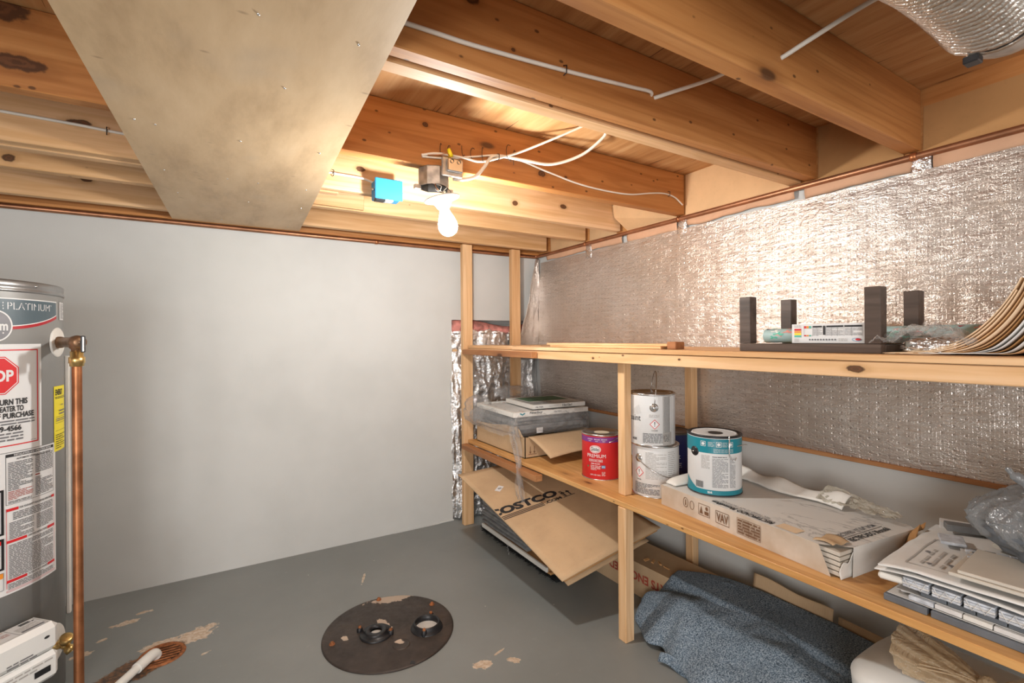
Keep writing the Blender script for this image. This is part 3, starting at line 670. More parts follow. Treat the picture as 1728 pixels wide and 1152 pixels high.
# STOP notice
o = hpatch('stop_notice', -77.5, -24.6, .872, 1.193, 'label_white', t_)
A = Art(); c0 = 0
A.frame(arc(-51, -75), .890, arc(-51, -27.2), 1.177, .0035, 'red')
def octa(r): return [(c0+r*math.cos(PI/8+k*PI/4), 1.100+r*math.sin(PI/8+k*PI/4)) for k in range(8)]
A.pol(octa(.0605), 'red').pol(octa(.0575), 'label_white').pol(octa(.0550), 'red')
A.text('STOP', -.043, 1.082, .043, 1.117, 'label_white', .035)
A.text('RETURN THIS', arc(-51, -54.5), 1.012, arc(-51, -34.3), 1.030, 'print_black', .03); A.text('WATER HEATER TO', arc(-51, -61), .992, arc(-51, -36.6), 1.009, 'print_black', .03)
A.text('OF PURCHASE', arc(-51, -53), .972, arc(-51, -30.4), .989, 'print_black', .03)
A.lines(arc(-51, -71), .952, arc(-51, -30), .969, 2, 'print_grey', .5, seed=4); A.text('9-4566', arc(-51, -49), .934, arc(-51, -38), .951, 'print_black', .03)
A.lines(arc(-51, -66), .904, arc(-51, -37), .932, 3, 'print_grey', .5, seed=6); A.lines(arc(-51, -32.5), .896, arc(-51, -28.5), .901, 1, 'print_faint', seed=2)
A.put('notice_print', hm(-51), o, ST, .0018)
# yellow energy sticker
o = hpatch('energy_sticker', -12.9, 7, .838, 1.052, 'yellow', t_)
A = Art().text('ENERGY', .0075, 1.022, .060, 1.042, 'print_black', .03).lines(.006, 1.010, .085, 1.018, 2, 'print_black', .5, seed=5).lines(.04, .985, .07, .992, 1, seed=2)
for v in (.930, .950, .905): A.rect(.006, v, .085, v+.0008, 'print_black')
A.lines(.01, .935, .08, .947, 2, seed=8).lines(.03, .955, .08, .975, 2, seed=9).lines(.006, .845, .08, .895, 7, 'print_black', .35, seed=10)
A.put('energy_print', hm(-12.9), o, ST, .0018)
# large instruction sheet
o = hpatch('instruction_label', -90, -11.7, .452, .870, 'label_white', t_, .0009)
A = Art(); uL, uR = arc(-51, -46.2), arc(-51, -14.4); um = (uL+uR)/2
A.frame(uL, .716, uR, .866, .0010, 'print_black'); A.rect(uL, .857, uR, .866, 'print_black'); A.text('INSTALLATION AND OPERATION DETAILS', uL+.02, .8585, uR-.012, .8645, 'label_white', .02)
A.text('AUTOMATIC STORAGE WATER HEATER', uL+.026, .8465, uR-.014, .852, 'print_black', .02)
A.lines(uL+.005, .757, um-.004, .842, 19, 'print_black', .42, seed=11).lines(uL+.005, .729, um-.004, .756, 6, 'red_print', .45, seed=12).lines(uL+.005, .719, um-.008, .727, 2, 'print_black', .42, seed=13)
A.lines(um+.003, .792, uR-.005, .848, 12, 'print_black', .42, seed=14).lines(um+.003, .783, um+.018, .790, 1, 'red_print', .5).lines(um+.003, .722, uR-.005, .780, 13, 'print_black', .42, seed=15)
A.rect(uL, .470, uL+.0012, .706, 'red'); A.rect(uR, .470, uR+.0008, .706, 'red')
for z, tx in ((.699, 'FOR YOUR SAFETY READ BEFORE OPERATING'), (.605, 'LIGHTING INSTRUCTIONS'), (.488, 'TO TURN OFF GAS TO APPLIANCE')):
    A.rect(uL, z-.002, uL+.030 if z > .65 else uL+.052, z+.006, 'red'); A.rect(uR-.012 if z > .65 else uR-.030, z-.002, uR, z+.006, 'red')
    A.text(tx, (uL+.033 if z > .65 else uL+.056), z-.001, (uR-.014 if z > .65 else uR-.033), z+.005, 'print_black', .02)
A.lines(uL+.016, .668, uR-.006, .692, 5, 'print_black', .4, seed=16).lines(uL+.007, .613, um-.002, .664, 12, 'print_black', .4, seed=17).lines(um+.006, .618, uR-.005, .664, 11, 'print_black', .4, seed=18)
A.lines(uL+.006, .496, uR-.006, .598, 23, 'print_black', .4, seed=19).lines(uL+.004, .466, uR-.006, .483, 4, 'print_black', .4, seed=20); A.frame(uL, .459, uR+.001, .464, .0008, 'red')
A.frame(arc(-51, -84), .632, arc(-51, -47.3), .765, .006, 'black').lines(arc(-51, -80), .65, arc(-51, -50), .75, 10, seed=21)
A.frame(arc(-51, -84), .530, arc(-51, -47.3), .622, .006, 'black').rect(arc(-51, -82), .604, arc(-51, -48.7), .616, 'red')
A.frame(arc(-51, -84), .470, arc(-51, -47.5), .522, .0012, 'print_grey').rect(arc(-51, -83.6), .506, arc(-51, -47.8), .521, 'orange').lines(arc(-51, -80), .476, arc(-51, -50), .502, 3, seed=22)
A.put('label_print', hm(-51), o, ST, .0016)
# gas control housing
hang = D(-45); ru = Vector((math.cos(hang), math.sin(hang), 0)); rt = Vector((-math.sin(hang), math.cos(hang), 0)); gc = Vector((HX, HY, .315))+ru*(HR+.052)
R3 = Matrix((rt, ru, Vector((0, 0, 1)))).transposed()
v_ = mesh_obj('gas_control', MB().obox(gc-rt*.045, (.225, .105, .085), R3, 'white_plastic', .016).obox(gc-rt*.045+Vector((0, 0, -.085)), (.222, .10, .082), R3, 'white_plastic', .012), t_)
tp = gc-rt*.045+Vector((0, 0, .0428)); fm = plane_map(tp, rt, -ru*-1)
A = Art().rect(-.08, -.032, .088, .034, 'label_white').frame(.02, -.034, .090, .036, .0012, 'print_grey').rect(.03, .022, .085, .031, 'print_grey').lines(.028, -.005, .082, .020, 5, 'print_faint', seed=3).lines(.05, -.026, .084, -.012, 2, 'print_black', .7, seed=5).lines(-.08, -.028, .015, .01, 6, 'red_print', .3, seed=6)
A.put('control_label', lambda u, v, l=0: tp+rt*u+ru*v+Vector((0, 0, l)), v_, 0, .0012)
fp = gc-rt*.045+ru*.0525
Art().ell(.075, .008, .007, .004, 'print_black', 12).put('control_mark', lambda u, v, l=0: fp+rt*u+Vector((0, 0, v))+ru*l, v_, 0, .001)
Art().lines(-.02, -.034, .05, -.018, 2, seed=2).put('control_mark', lambda u, v, l=0: fp+rt*u+Vector((0, 0, v))+ru*l, v_, 0, .001)
Art().rect(.045, -.098, .085, -.080, 'black').put('control_window', lambda u, v, l=0: fp-ru*.0022+rt*u+Vector((0, 0, v))+ru*l, v_, 0, .001)
Art().lines(-.05, -.078, .09, -.058, 2, 'print_faint', .4, seed=4).put('control_mark', lambda u, v, l=0: fp-ru*.0022+rt*u+Vector((0, 0, v))+ru*l, v_, 0, .001)
# drain disc and brass tap
def radial(th): return Vector((math.cos(D(th)), math.sin(D(th)), 0))
dd = radial(-17); dc = Vector((HX, HY, .215))+dd*(HR+.001)
o = mesh_obj('drain_disc', MB().lathe([(.001, .004), (.062, .003), (.066, 0), (.066, -.004)], dc, 'white_card', 36, dd), t_)
m = MB().lathe([(.018, 0), (.018, .010), (.012, .012), (.011, .030), (.014, .032), (.014, .044), (.001, .044)], dc, 'brass', 24, dd)
side = Vector((-dd.y, dd.x, 0)); k = dc+dd*.036
m.lathe([(.001, 0), (.012, 0), (.012, .02), (.018, .022), (.018, .034), (.013, .036), (.001, .036)], k, 'brass', 20, (side*-.35+Vector((0, 0, .75))+dd*.3))
m.lathe([(.001, 0), (.011, 0), (.011, .012), (.014, .014), (.014, .030), (.001, .030)], k, 'brass', 20, (dd*.55+Vector((0, 0, -.75)))); mesh_obj('drain_tap', m, t_)
rd = radial(-7); rc = Vector((HX, HY, 1.197))+rd*(HR+.001)
mesh_obj('valve_disc', MB().lathe([(.001, .003), (.046, .002), (.049, 0), (.049, -.004)], rc, 'white_card', 36, rd), t_)
m = MB(); 
for i, z in enumerate((1.372,)): m.lathe([(.001, .003), (.004, .002), (.0045, 0)], Vector((HX, HY, z))+radial(-28)*(HR+.002), 'steel', 12, radial(-28))
mesh_obj('cap_screw', m, t_)

# relief valve with its copper discharge pipe
PX, PY = -.3945, 2.012
t_ = thing('relief_valve_pipe', 'vertical copper discharge pipe with bronze relief valve beside the water heater', 'pipe')
mesh_obj('discharge_pipe', MB().tube([(PX, PY, .02), (PX, PY, 1.13)], .0128, 'copper_old', 24), t_)
vs_ = rc; ve = Vector((PX, PY, 1.197)); dv = (ve-vs_); L = dv.length; dv.normalize()
m = MB().lathe([(.014, .002), (.019, .004), (.019, .020), (.016, .022), (.016, L-.02), (.020, L-.018), (.022, L+.004), (.019, L+.022), (.012, L+.028), (.001, L+.028)], vs_, 'bronze', 24, dv)
m.lathe([(.001, .012), (.018, .010), (.020, -.004), (.019, -.018), (.014, -.022), (.014, -.034), (.001, -.034)], (PX, PY, 1.197), 'bronze', 24); mesh_obj('valve_body', m, t_)
mesh_obj('pipe_fitting', MB().lathe([(.001, 1.168), (.0165, 1.168), (.0165, 1.152), (.0205, 1.150), (.0205, 1.132), (.018, 1.130), (.018, 1.122), (.0129, 1.12)], (PX, PY, 0), 'brass', 24), t_)
q = ve+dv*.030; mesh_obj('valve_lever', MB().tube([q, q+dv*.012], .006, 'steel', 10).obox(q+dv*.018+Vector((0, 0, -.006)), (.010, .018, .052), None, 'black', .002).obox(q+dv*.0185+Vector((.002, -.006, -.006)), (.004, .010, .046), None, 'steel', .001), t_)
# thin flue / conduit riser behind the heater edge
single('wall_conduit', MB().box(-.472, 2.235, .25, -.459, 2.252, 1.15, 'white_card', .003), 'slim pale upright strip between the water heater and the copper pipe', 'conduit')

# ================================================================== FLOOR THINGS
t_ = thing('sump_lid', 'round rusty iron sump cover set in the grey floor', 'cover')
LX, LY = .583, 1.957
m = MB().lathe([(.001, .006), (.255, .006), (.2615, .004), (.262, .0005), (.001, .0005)], (LX, LY, 0), 'iron_lid', 96); mesh_obj('plate', m, t_)
def xy(x, y, z=.006): return (x, y, z)
m = MB().lathe([(.024, .010), (.024, .018), (.040, .018), (.043, .015), (.043, .008), (.060, .008), (.064, .005), (.064, 0)], xy(.527, 1.952), 'black', 40); mesh_obj('pipe_gasket', m, t_)
mesh_obj('gasket_hole', MB().disc(xy(.527, 1.952, .0068), .026, 'plaster', 24), t_)
m = MB().lathe([(.046, .001), (.046, .024), (.052, .026), (.055, .022), (.056, .008), (.064, .006), (.066, 0)], xy(.718, 1.885), 'black', 40); mesh_obj('vent_collar', m, t_)
mesh_obj('collar_hole', MB().disc(xy(.718, 1.885, .0070), .0465, 'plaster', 24), t_)
mesh_obj('small_cap', MB().lathe([(.001, .002), (.028, .002), (.031, .0035), (.033, .002), (.034, 0)], xy(.592, 1.832), 'iron_lid', 32).disc(xy(.592, 1.832, .0083), .003, 'black', 10), t_)
for (x, y, h) in ((.607, 2.200, .004), (.361, 1.976, .004), (.474, 2.004, .016), (.577, 1.918, .018), (.759, 1.945, .018), (.688, 1.838, .022), (.800, 2.035, .004)):
    m = MB().lathe([(.001, h), (.010, h), (.0115, h-.002), (.0115, 0)], xy(x, y), 'black' if h > .01 else 'rust', 14).lathe([(.001, h+.007), (.0065, h+.006), (.0075, h)], xy(x, y), 'rust', 6)
    mesh_obj('rusty_bolt', m, t_)
m = MB().poly([(.583, 1.708, .0068), (.600, 1.696, .0068), (.604, 1.712, .0068), (.594, 1.722, .0068)], 'black', .002); mesh_obj('rim_notch', m, t_)

t_ = thing('floor_drain', 'rusty slotted floor drain under the end of the white plastic pipe', 'drain')
dcx, dcy = -.205, 2.262
m = MB().lathe([(.062, .001), (.066, .006), (.074, .006), (.078, .0005)], (dcx, dcy, 0), 'rust', 40); mesh_obj('drain_ring', m, t_)
m = MB()
for k in range(-3, 4):
    hw = math.sqrt(max(0, .062**2-(k*.0175)**2)); m.box(dcx-hw, dcy+k*.0175-.0042, .001, dcx+hw, dcy+k*.0175+.0042, .005, 'rust', .001)
m.disc((dcx, dcy, .0008), .062, 'black', 32); mesh_obj('grate', m, t_)
t_ = thing('pvc_drain_pipe', 'white plastic pipe lying on the floor with its end at the rusty drain', 'pipe')
e0, e1 = Vector((-.226, 2.236, .030)), Vector((-.50, 1.76, .030)); dr = (e1-e0).normalized()
mesh_obj('pipe', MB().tube([e0+dr*.05, e1], .0145, 'pvc', 22), t_)
mesh_obj('elbow', MB().tube(cr([e0+dr*.085, e0+dr*.03, e0+Vector((0, 0, -.004)), e0-dr*.012+Vector((0, 0, -.018))], 6), .0185, 'pvc', 22), t_)

# ================================================================== SHELF UNIT
t_ = thing('storage_shelf', 'rough pine storage shelf with two long levels along the foil wall', 'shelf')
XS = 1.350
def post(x0, y0, x1, y1, z0, z1): mesh_obj('post', MB().box(x0, y0, z0, x1, y1, z1, 'pine_z', .0025), t_)
post(1.323, 2.792, 1.391, 2.830, 0, 1.808); post(1.691, 2.792, 1.759, 2.830, 0, 1.808)
post(1.408, 1.443, 1.448, 1.482, .551, 1.138); post(1.346, 1.379, 1.392, 1.421, 0, .529)
post(1.898, 1.500, 1.940, 1.542, 0, .529); post(1.898, 1.500, 1.940, 1.542, .551, 1.138)
mesh_obj('lower_board', MB().box(XS, -.35, .530, 1.945, 2.788, .5505, 'shelf_ply', .0015), t_)
mesh_obj('support_rail', MB().box(1.303, 1.945, .497, 1.346, 2.789, .528, 'brown_board', .002), t_)
mesh_obj('support_rail', MB().box(1.9455, -.35, .49, 1.962, 2.788, .528, 'pine_y', .002), t_)
mesh_obj('front_rail', MB().box(XS+.002, -.35, 1.097, XS+.040, 2.789, 1.137, 'rail_y', .002), t_)
mesh_obj('front_rail', MB().box(1.312, 1.985, 1.100, 1.347, 2.789, 1.131, 'brown_board', .002), t_)
mesh_obj('back_rail', MB().box(1.900, -.35, 1.097, 1.938, 2.789, 1.137, 'pine_y', .002), t_)
for (x0, x1, y0, y1, z1) in ((XS-.004, 1.545, -.35, 2.23, 1.1545), (XS+.001, 1.545, 2.236, 2.789, 1.158), (1.548, 1.74, -.35, 2.789, 1.1545), (1.743, 1.938, -.35, 2.789, 1.1545)):
    mesh_obj('upper_plank', MB().box(x0, y0, 1.1385, x1, y1, z1, 'pine_y', .0015), t_)
for i, (a, b, z, lb) in enumerate([(1.27, 1.99, 1.1555, 'lower thin pine strip lying on the upper shelf'), (1.24, 2.02, 1.1655, 'upper thin pine strip lying on the upper shelf, on its twin')]):
    single('pine_strip', MB().box(1.43, a, z, 1.52, b, z+.0095, 'pine_bl', .001), lb, 'board')
single('wood_offcut', MB().box(1.425, 1.196, 1.1555, 1.475, 1.236, 1.183, 'brown_board', .002), 'small brown wood block at the near end of the thin pine strips', 'block')
# ================================================================== PAINT CANS
def th_cam(x, y): return math.atan2(-y, -x)
def can_base(t, x, y, z, R, H, mat, lidmat='steel', metal='steel'):
    mesh_obj('body', MB().lathe([(.001, z), (R-.003, z), (R, z+.003), (R, z+H-.004)], (x, y, 0), mat, 64), t)
    mesh_obj('bottom_rim', MB().lathe([(R, z+.004), (R+.0022, z+.003), (R+.0022, z+.0005), (R-.003, z+.0002)], (x, y, 0), metal, 64), t)
    m = MB().lathe([(R, z+H-.006), (R+.0025, z+H-.004), (R+.0025, z+H+.001), (R-.002, z+H+.003), (R-.006, z+H+.0015), (R-.009, z+H-.004), (R-.013, z+H-.004)], (x, y, 0), metal, 64); mesh_obj('top_rim', m, t)
    m = MB().lathe([(R-.012, z+H-.004), (R-.016, z+H+.0015), (R-.020, z+H+.0015), (R-.024, z+H-.003), (.001, z+H-.003)], (x, y, 0), lidmat, 64); mesh_obj('lid', m, t)
def ear(t, x, y, z, R, th, mat='steel'):
    d = Vector((math.cos(th), math.sin(th), 0)); mesh_obj('handle_ear', MB().lathe([(.001, .006), (.007, .006), (.009, .003), (.013, .004), (.016, .001), (.0175, 0), (.0175, -.003)], Vector((x, y, z))+d*(R+.0005), mat, 24, d), t)
def bail(t, x, y, z, R, th, tilt, reach, mat='steel', wob=0):
    d = Vector((math.cos(th), math.sin(th), 0)); e = Vector((-d.y, d.x, 0)); u = (Vector((0, 0, 1))*math.cos(tilt)+e*math.sin(tilt)); P = []
    for k in range(13):
        a = PI*k/12; P.append(Vector((x, y, z))+d*(R+.008)*math.cos(a)+u*reach*(math.sin(a)**.8)+e*wob*math.sin(2*a))
    mesh_obj('wire_handle', MB().tube([P[0]-d*.006]+P+[P[-1]+d*.006], .0019, mat, 8), t)
def band(x, y, z, R): return lambda th0: cyl_map(x, y, R, th0, z)
R_ = .094
def bandart(A, t, name, x, y, z, R, th0, lift=.0008): return A.put(name, cyl_map(x, y, R, th0, z), t, .008, lift)

# red can
x, y, z, H = 1.535, 1.725, .5505, .205; c = th_cam(x, y)
t_ = thing('paint_can', 'red and purple gallon paint can beside the middle post', 'paint can', None); can_base(t_, x, y, z, .092, H, 'red', 'steel')
w_ = .092*PI
A = Art().rect(-w_, H-.034, w_, H-.010, 'purple')
for u, s_ in ((-.068, 'EXTERIOR'), (-.035, 'SEMI-GLOSS'), (-.002, 'PURE WHITE')): A.text(s_, u, H-.022, u+.026, H-.0175, 'label_white', .02); A.text('PAINT', u+.006, H-.030, u+.019, H-.0265, 'label_white', .02)
A.ell(-.030, .140, .027, .018, 'label_white', 28); A.ell(-.030, .140, .0245, .0155, 'red', 28); A.ell(-.030, .140, .0225, .0135, 'label_white', 28)
A.text('Glidden', -.050, .132, -.011, .149, 'print_black', .02, shear=.15); A.text('PREMIUM', -.070, .102, .018, .118, 'label_white', 0)
A.frame(-.060, .083, .004, .094, .0012, 'label_white').text('EXTERIOR PAINT + PRIMER', -.057, .086, .001, .091, 'label_white', .02)
A.text('SEMI-GLOSS', -.050, .072, -.008, .077, 'label_white', .03); A.lines(-.052, .044, -.004, .068, 4, 'label_white', .35, seed=3); A.text('124 FL OZ / 3.66 L', -.054, .020, -.004, .027, 'label_white', .01)
A.rect(-.001, .055, .016, .068, 'blue_box').text('PPG', .001, .058, .014, .065, 'label_white', .02); A.lines(.0, .020, .016, .040, 5, 'label_white', .35, seed=4); A.ell(-.066, .060, .004, .004, 'green', 10)
bandart(A, t_, 'label_print', x, y, z, .092, c)
mesh_obj('paint_sample', MB().disc((x, y, z+H-.0022), .036, 'paint_cream', 28), t_)
bail(t_, x, y, z+H-.03, .092, c+.35, 1.25, .085)

def hazard(A, u, v, r):
    A.pol([(u-r, v), (u, v-r), (u+r, v), (u, v+r)], 'red').pol([(u-r*.84, v), (u, v-r*.84), (u+r*.84, v), (u, v+r*.84)], 'label_white')
    A.pol([(u-r*.10, v+r*.5), (u-r*.05, v-r*.15), (u+r*.05, v-r*.15), (u+r*.10, v+r*.5)], 'print_black'); A.ell(u, v-r*.33, r*.09, r*.09, 'print_black', 10)
# two white cans, stacked
x, y, z, H = 1.560, 1.418, .5505, .208; c = th_cam(x, y)
t_ = thing('paint_can', 'lower white paint can with drooping wire handle, under another white can', 'paint can', 'stacked white paint cans'); can_base(t_, x, y, z, R_, H, 'label_white')
A = Art(); hazard(A, -.070, .098, .022); A.text('DANGER', -.082, .066, -.060, .070, 'print_black', .02); A.lines(-.095, .012, .015, .056, 9, 'print_black', .4, seed=21); A.lines(-.040, .075, .045, .185, 20, 'print_faint', .35, seed=22); A.lines(.05, .02, .085, .19, 22, 'print_faint', .35, seed=23)
bandart(A, t_, 'label_print', x, y, z, R_, c); ear(t_, x, y, z+.155, R_, c-.78)
d = Vector((math.cos(c-.78), math.sin(c-.78), 0)); P = [Vector((x, y, z+.155))+d*(R_+.007)]
for k in range(1, 12): a = c-.78+.16*k; P.append(Vector((x+(R_+.006)*math.cos(a), y+(R_+.006)*math.sin(a), z+.155-.075*math.sin(PI*k/22))))
mesh_obj('wire_handle', MB().tube(cr(P, 4), .0019, 'steel', 8), t_)
x, y, z2 = 1.545, 1.424, z+H+.0035; H = .208; c = th_cam(x, y)
t_ = thing('paint_can', 'upper white paint can standing on another, wire handle raised', 'paint can', 'stacked white paint cans'); can_base(t_, x, y, z2, R_, H, 'label_white')
A = Art(); hazard(A, .012, .088, .020); A.text('DANGER', .0, .061, .024, .065, 'print_black', .02); A.lines(-.035, .012, .075, .052, 8, 'print_black', .4, seed=25); A.lines(-.01, .115, .03, .128, 3, 'print_faint', .4, seed=26)
A.text('paint', -.100, .092, -.044, .122, 'print_black', .0); A.text('HIDES', -.085, .02, -.062, .03, 'print_black', .03)
for k in range(9): A.pol([(-.105+k*.006, .125), (-.104+k*.006, .125), (-.050+k*.0012, .165-k*.004), (-.051+k*.0012, .165-k*.004)], 'print_faint')
A.rect(.045, .0, .088, .2, 'print_faint'); A.rect(.047, .055, .086, .198, 'label_white')
bandart(A, t_, 'label_print', x, y, z2, R_, c); ear(t_, x, y, z2+.155, R_, c+.10); bail(t_, x, y, z2+.155, R_, c+.10, .12, .142)
# navy can behind
x, y, z, H = 1.800, 1.545, .5505, .212; c = th_cam(x, y)
t_ = thing('paint_can', 'navy blue paint can with brown lid at the back behind the white cans', 'paint can', None); can_base(t_, x, y, z, R_, H, 'navy', 'lid_brown', 'grime')
A = Art().text('paint', -.02, .095, .045, .122, 'label_white', .0).lines(-.02, .06, .05, .085, 3, 'print_faint', .4, seed=31); bandart(A, t_, 'label_print', x, y, z, R_, c)
# ================================================================== TILE CARTON
n_ = Vector((1.399, .634, 0)); l_ = Vector((1.462, 1.300, 0)); LU = (n_-l_); LL = LU.length; LU.normalize(); WU = Vector((-LU.y, LU.x, 0)); WW = .375; ZB = .5508
if WU.x < 0: WU = -WU
CZ = .079
t_ = thing('tile_carton', 'long white marble-print tile carton with torn corners on the lower shelf', 'box')
def TB(u, v, z): return l_+LU*u+WU*v+Vector((0, 0, z))
Rt = Matrix((LU, WU, Vector((0, 0, 1)))).transposed()
m = MB(); P = [TB(0, 0, ZB), TB(LL-.03, 0, ZB), TB(LL, .045, ZB), TB(LL, WW-.02, ZB), TB(LL-.02, WW, ZB), TB(0, WW, ZB)]
Q = [p+Vector((0, 0, CZ-.003)) for p in P]; Q[1] = TB(LL-.062, 0, ZB+CZ-.003); Q[2] = TB(LL-.006, .06, ZB+CZ-.003)
m.add(P+Q, [[5, 4, 3, 2, 1, 0]], 'cardboard'); m.add(P+Q, [[0, 1, 7, 6]], 'side_print'); m.add(P+Q, [[2, 3, 9, 8], [3, 4, 10, 9], [4, 5, 11, 10], [5, 0, 6, 11]], 'white_card')
m.add(P+Q, [[6, 7, 8, 9, 10, 11]], 'marble_print'); mesh_obj('carton', m, t_)
m = MB()
for k in range(5): m.obox(TB(LL-.055, .052, ZB+.010+k*.0135), (.085, .085, .0105), Rt, 'beige_tile', .001)
mesh_obj('tile_stack', m, t_)
mesh_obj('torn_flap', MB().grid(lambda u, v: TB(LL-.010-.004*math.sin(v*PI)+.004, .005+.065*u, ZB+.001+(.058+.01*math.sin(9*u))*v*(.55+.45*u)), 10, 5, 'white_card', True, .0015), t_)
mesh_obj('torn_flap', MB().grid(lambda u, v: TB(LL-.085+.06*u, .010+.075*v+.01*math.sin(u*4), ZB+CZ+.001+.007*u*(1-v)+.003*math.sin(v*9)), 8, 6, 'cardboard', True, .0015), t_)
mesh_obj('lifted_edge', MB().grid(lambda u, v: TB(.04+(LL-.22)*u, WW-.012-.055*v+.012*math.sin(u*9), ZB+CZ+.004+(.028+.010*math.sin(u*14+1))*math.sin(PI*.5*(1-v))+.003*frac((u*9, v, 0), 1, 2)), 40, 6, 'white_card', True, .003), t_)
mesh_obj('lifted_edge', MB().grid(lambda u, v: TB(.004+.05*v, .02+.26*u, ZB+CZ+.002+.020*(1-v)*math.sin(u*PI)**.4), 14, 5, 'white_card', True, .003), t_)
mesh_obj('torn_corner', MB().grid(lambda u, v: TB(LL-.014+.05*u*(1-.3*v), WW-.10+.105*v-.02*u+.008*math.sin(u*8), ZB+.02+.088*(u*.55+v*.45)-.016*math.sin(9*v)*u), 12, 12, 'cardboard_dark', True, .002), t_)
mesh_obj('packing_tape', MB().grid(lambda u, v: TB(LL-.27+.23*u, WW-.055+.07*v, ZB+CZ+.006+.035*(1-u)*v+.010*ridge((u*2, v*2, 0), 3, 4, 3)), 24, 12, 'tape', True), t_)
pm = lambda u, v, l=0: TB(LL-u, v, ZB+CZ-.003+l)      # seen from the near end: u runs away from the viewer, v runs to the wall
A = Art()
tt = Art().text('RECTIFICADO 30cmx60cm', .34, .035, .62, .062, 'print_black', .03, rot=180).rect(.33, .066, .60, .0675, 'print_black').text('RECTIFIED / 12"x24" NOM.', .34, .070, .58, .088, 'print_grey', .0, rot=180)
tt.rect(.26, .040, .345, .095, 'print_faint').rect(.2615, .0415, .3435, .0935, 'tan_sheet')
# (u, v) is left-handed on this face, so the lettering is laid from the far side
fl_ = lambda u, v, l=0: TB(u, v, ZB+CZ-.003+l)
tt2 = Art().text('RECTIFICADO 30cmx60cm', .225, .010, .455, .032, 'print_black', .035, rot=180).rect(.225, .0355, .455, .0372, 'print_black').text('RECTIFIED 12"x24" NOMINAL', .24, .042, .425, .056, 'print_grey', .0, rot=180)
Art().rect(.470, .010, .535, .052, 'tan_sheet').put('tape_patch', fl_, t_, 0, .0012)
tt3 = Art()
tt3.text('RECTIFICADO 30cmx60', .622, .10, .642, .29, 'print_black', .03, rot=90).rect(.6145, .08, .6165, .29, 'print_black').text('RECTIFIED 12"x24" NOM', .590, .10, .608, .28, 'print_grey', .02, rot=90)
def flip(A_):
    for i, (vs, fs, mt) in enumerate(A_.b): A_.b[i] = ([(u, -v) for u, v in vs], [f[::-1] for f in fs], mt)
    return A_
tt3.put('carton_print', fl_, t_, 0, .0012); tt2.put('carton_print', fl_ if LU.cross(WU).z > 0 else fl_, t_, 0, .0012)
sd = lambda u, v, l=0: TB(u, 0, ZB+v)-WU*l
A = Art().ell(.125, .045, .012, .018, 'brown_print', 20, .002).rect(.123, .035, .127, .055, 'brown_print').ell(.155, .043, .010, .016, 'brown_print', 20, .002)
A.frame(.185, .022, .235, .062, .0018, 'brown_print').pol([(.19, .028), (.205, .028), (.198, .055)], 'brown_print').rect(.212, .028, .230, .040, 'brown_print').ell(.222, .050, .006, .007, 'brown_print', 12)
A.frame(.26, .018, .315, .060, .0018, 'brown_print').text('VAV', .264, .024, .311, .054, 'brown_print', .03)
A.frame(.345, .012, .43, .064, .0012, 'brown_print')
for k in range(1, 5): A.rect(.345, .012+k*.0104, .43, .0130+k*.0104, 'brown_print')
for k in range(1, 4): A.rect(.345+k*.021, .012, .3462+k*.021, .064, 'brown_print')
A.lines(.348, .014, .428, .062, 5, 'brown_print', .5, seed=7); A.put('side_print', sd, t_, 0, .0012)
# teal can on the carton
x, y, z, H = 1.580, 1.150, ZB+CZ+.0005, .212; c = th_cam(x, y)
t_ = thing('paint_can', 'teal and white paint can with an open paint-smeared lid, on the tile carton', 'paint can', None); can_base(t_, x, y, z, R_, H, 'label_white', 'label_white', 'black')
w_ = R_*2.9
A = Art().rect(-w_, H-.060, w_, H-.008, 'teal').rect(-w_, 0.004, w_, .020, 'teal').pol([(-w_, .04), (-.09, .016), (-.055, .019), (-w_, .019)], 'teal').pol([(-.12, .055), (-.06, .0195), (-.12, .0195)], 'teal')
for u in (-.035, .018, .060): A.frame(u-.009, H-.036, u+.009, H-.018, .0015, 'label_white').ell(u, H-.027, .0055, .0055, 'label_white', 12)
A.lines(-.018, H-.036, .004, H-.018, 4, 'label_white', .3, seed=5).lines(.030, H-.036, .048, H-.018, 4, 'label_white', .3, seed=6).lines(.0, H-.057, .07, H-.042, 4, 'label_white', .25, seed=8)
A.lines(-.042, .095, -.012, .145, 12, 'print_faint', .4, seed=9).lines(-.004, .030, .050, .135, 24, 'print_grey', .35, seed=10).lines(.056, .03, .080, .135, 24, 'print_grey', .35, seed=12).lines(-.004, .138, .045, .142, 1, 'print_black', .5)
for k in range(14): A.rect(-.064+k*.0021, .025, -.064+k*.0021+(.0014 if k % 3 else .0008), .048, 'print_black')
A.text('BEHR', -.02, .008, -.004, .016, 'label_white', .03); bandart(A, t_, 'label_print', x, y, z, R_, c-.03)
mesh_obj('paint_smear', MB().grid(lambda u, v: (x+(.030+.048*v)*math.cos(2*PI*u)*(1+.05*math.sin(14*u)), y+(.030+.048*v)*math.sin(2*PI*u)*(1+.05*math.sin(14*u)), z+H-.002+.0015*math.sin(v*PI)), 40, 3, 'label_white', True), t_)
mesh_obj('dark_paint', MB().disc((x+.012, y-.006, z+H-.0018), .034, 'black', 28), t_)
ear(t_, x, y, z+.152, R_, c-.78, 'black')
d = Vector((math.cos(c-.78), math.sin(c-.78), 0)); side = Vector((-math.sin(c), math.cos(c), 0)); tw = Vector((math.cos(c), math.sin(c), 0)); p0 = Vector((x, y, z+.152))+d*(R_+.007)
e1 = Vector((x, y, 0))+side*.098+tw*.04+Vector((0, 0, z+.180)); mesh_obj('wire_handle', MB().tube(cr([p0-d*.008, p0, p0+(e1-p0)*.5+tw*.030, e1+tw*.0, e1+side*.012-tw*.01], 6), .0017, 'steel', 8), t_)
h0 = Vector((x, y, 0))+side*.050+tw*(R_-.004)
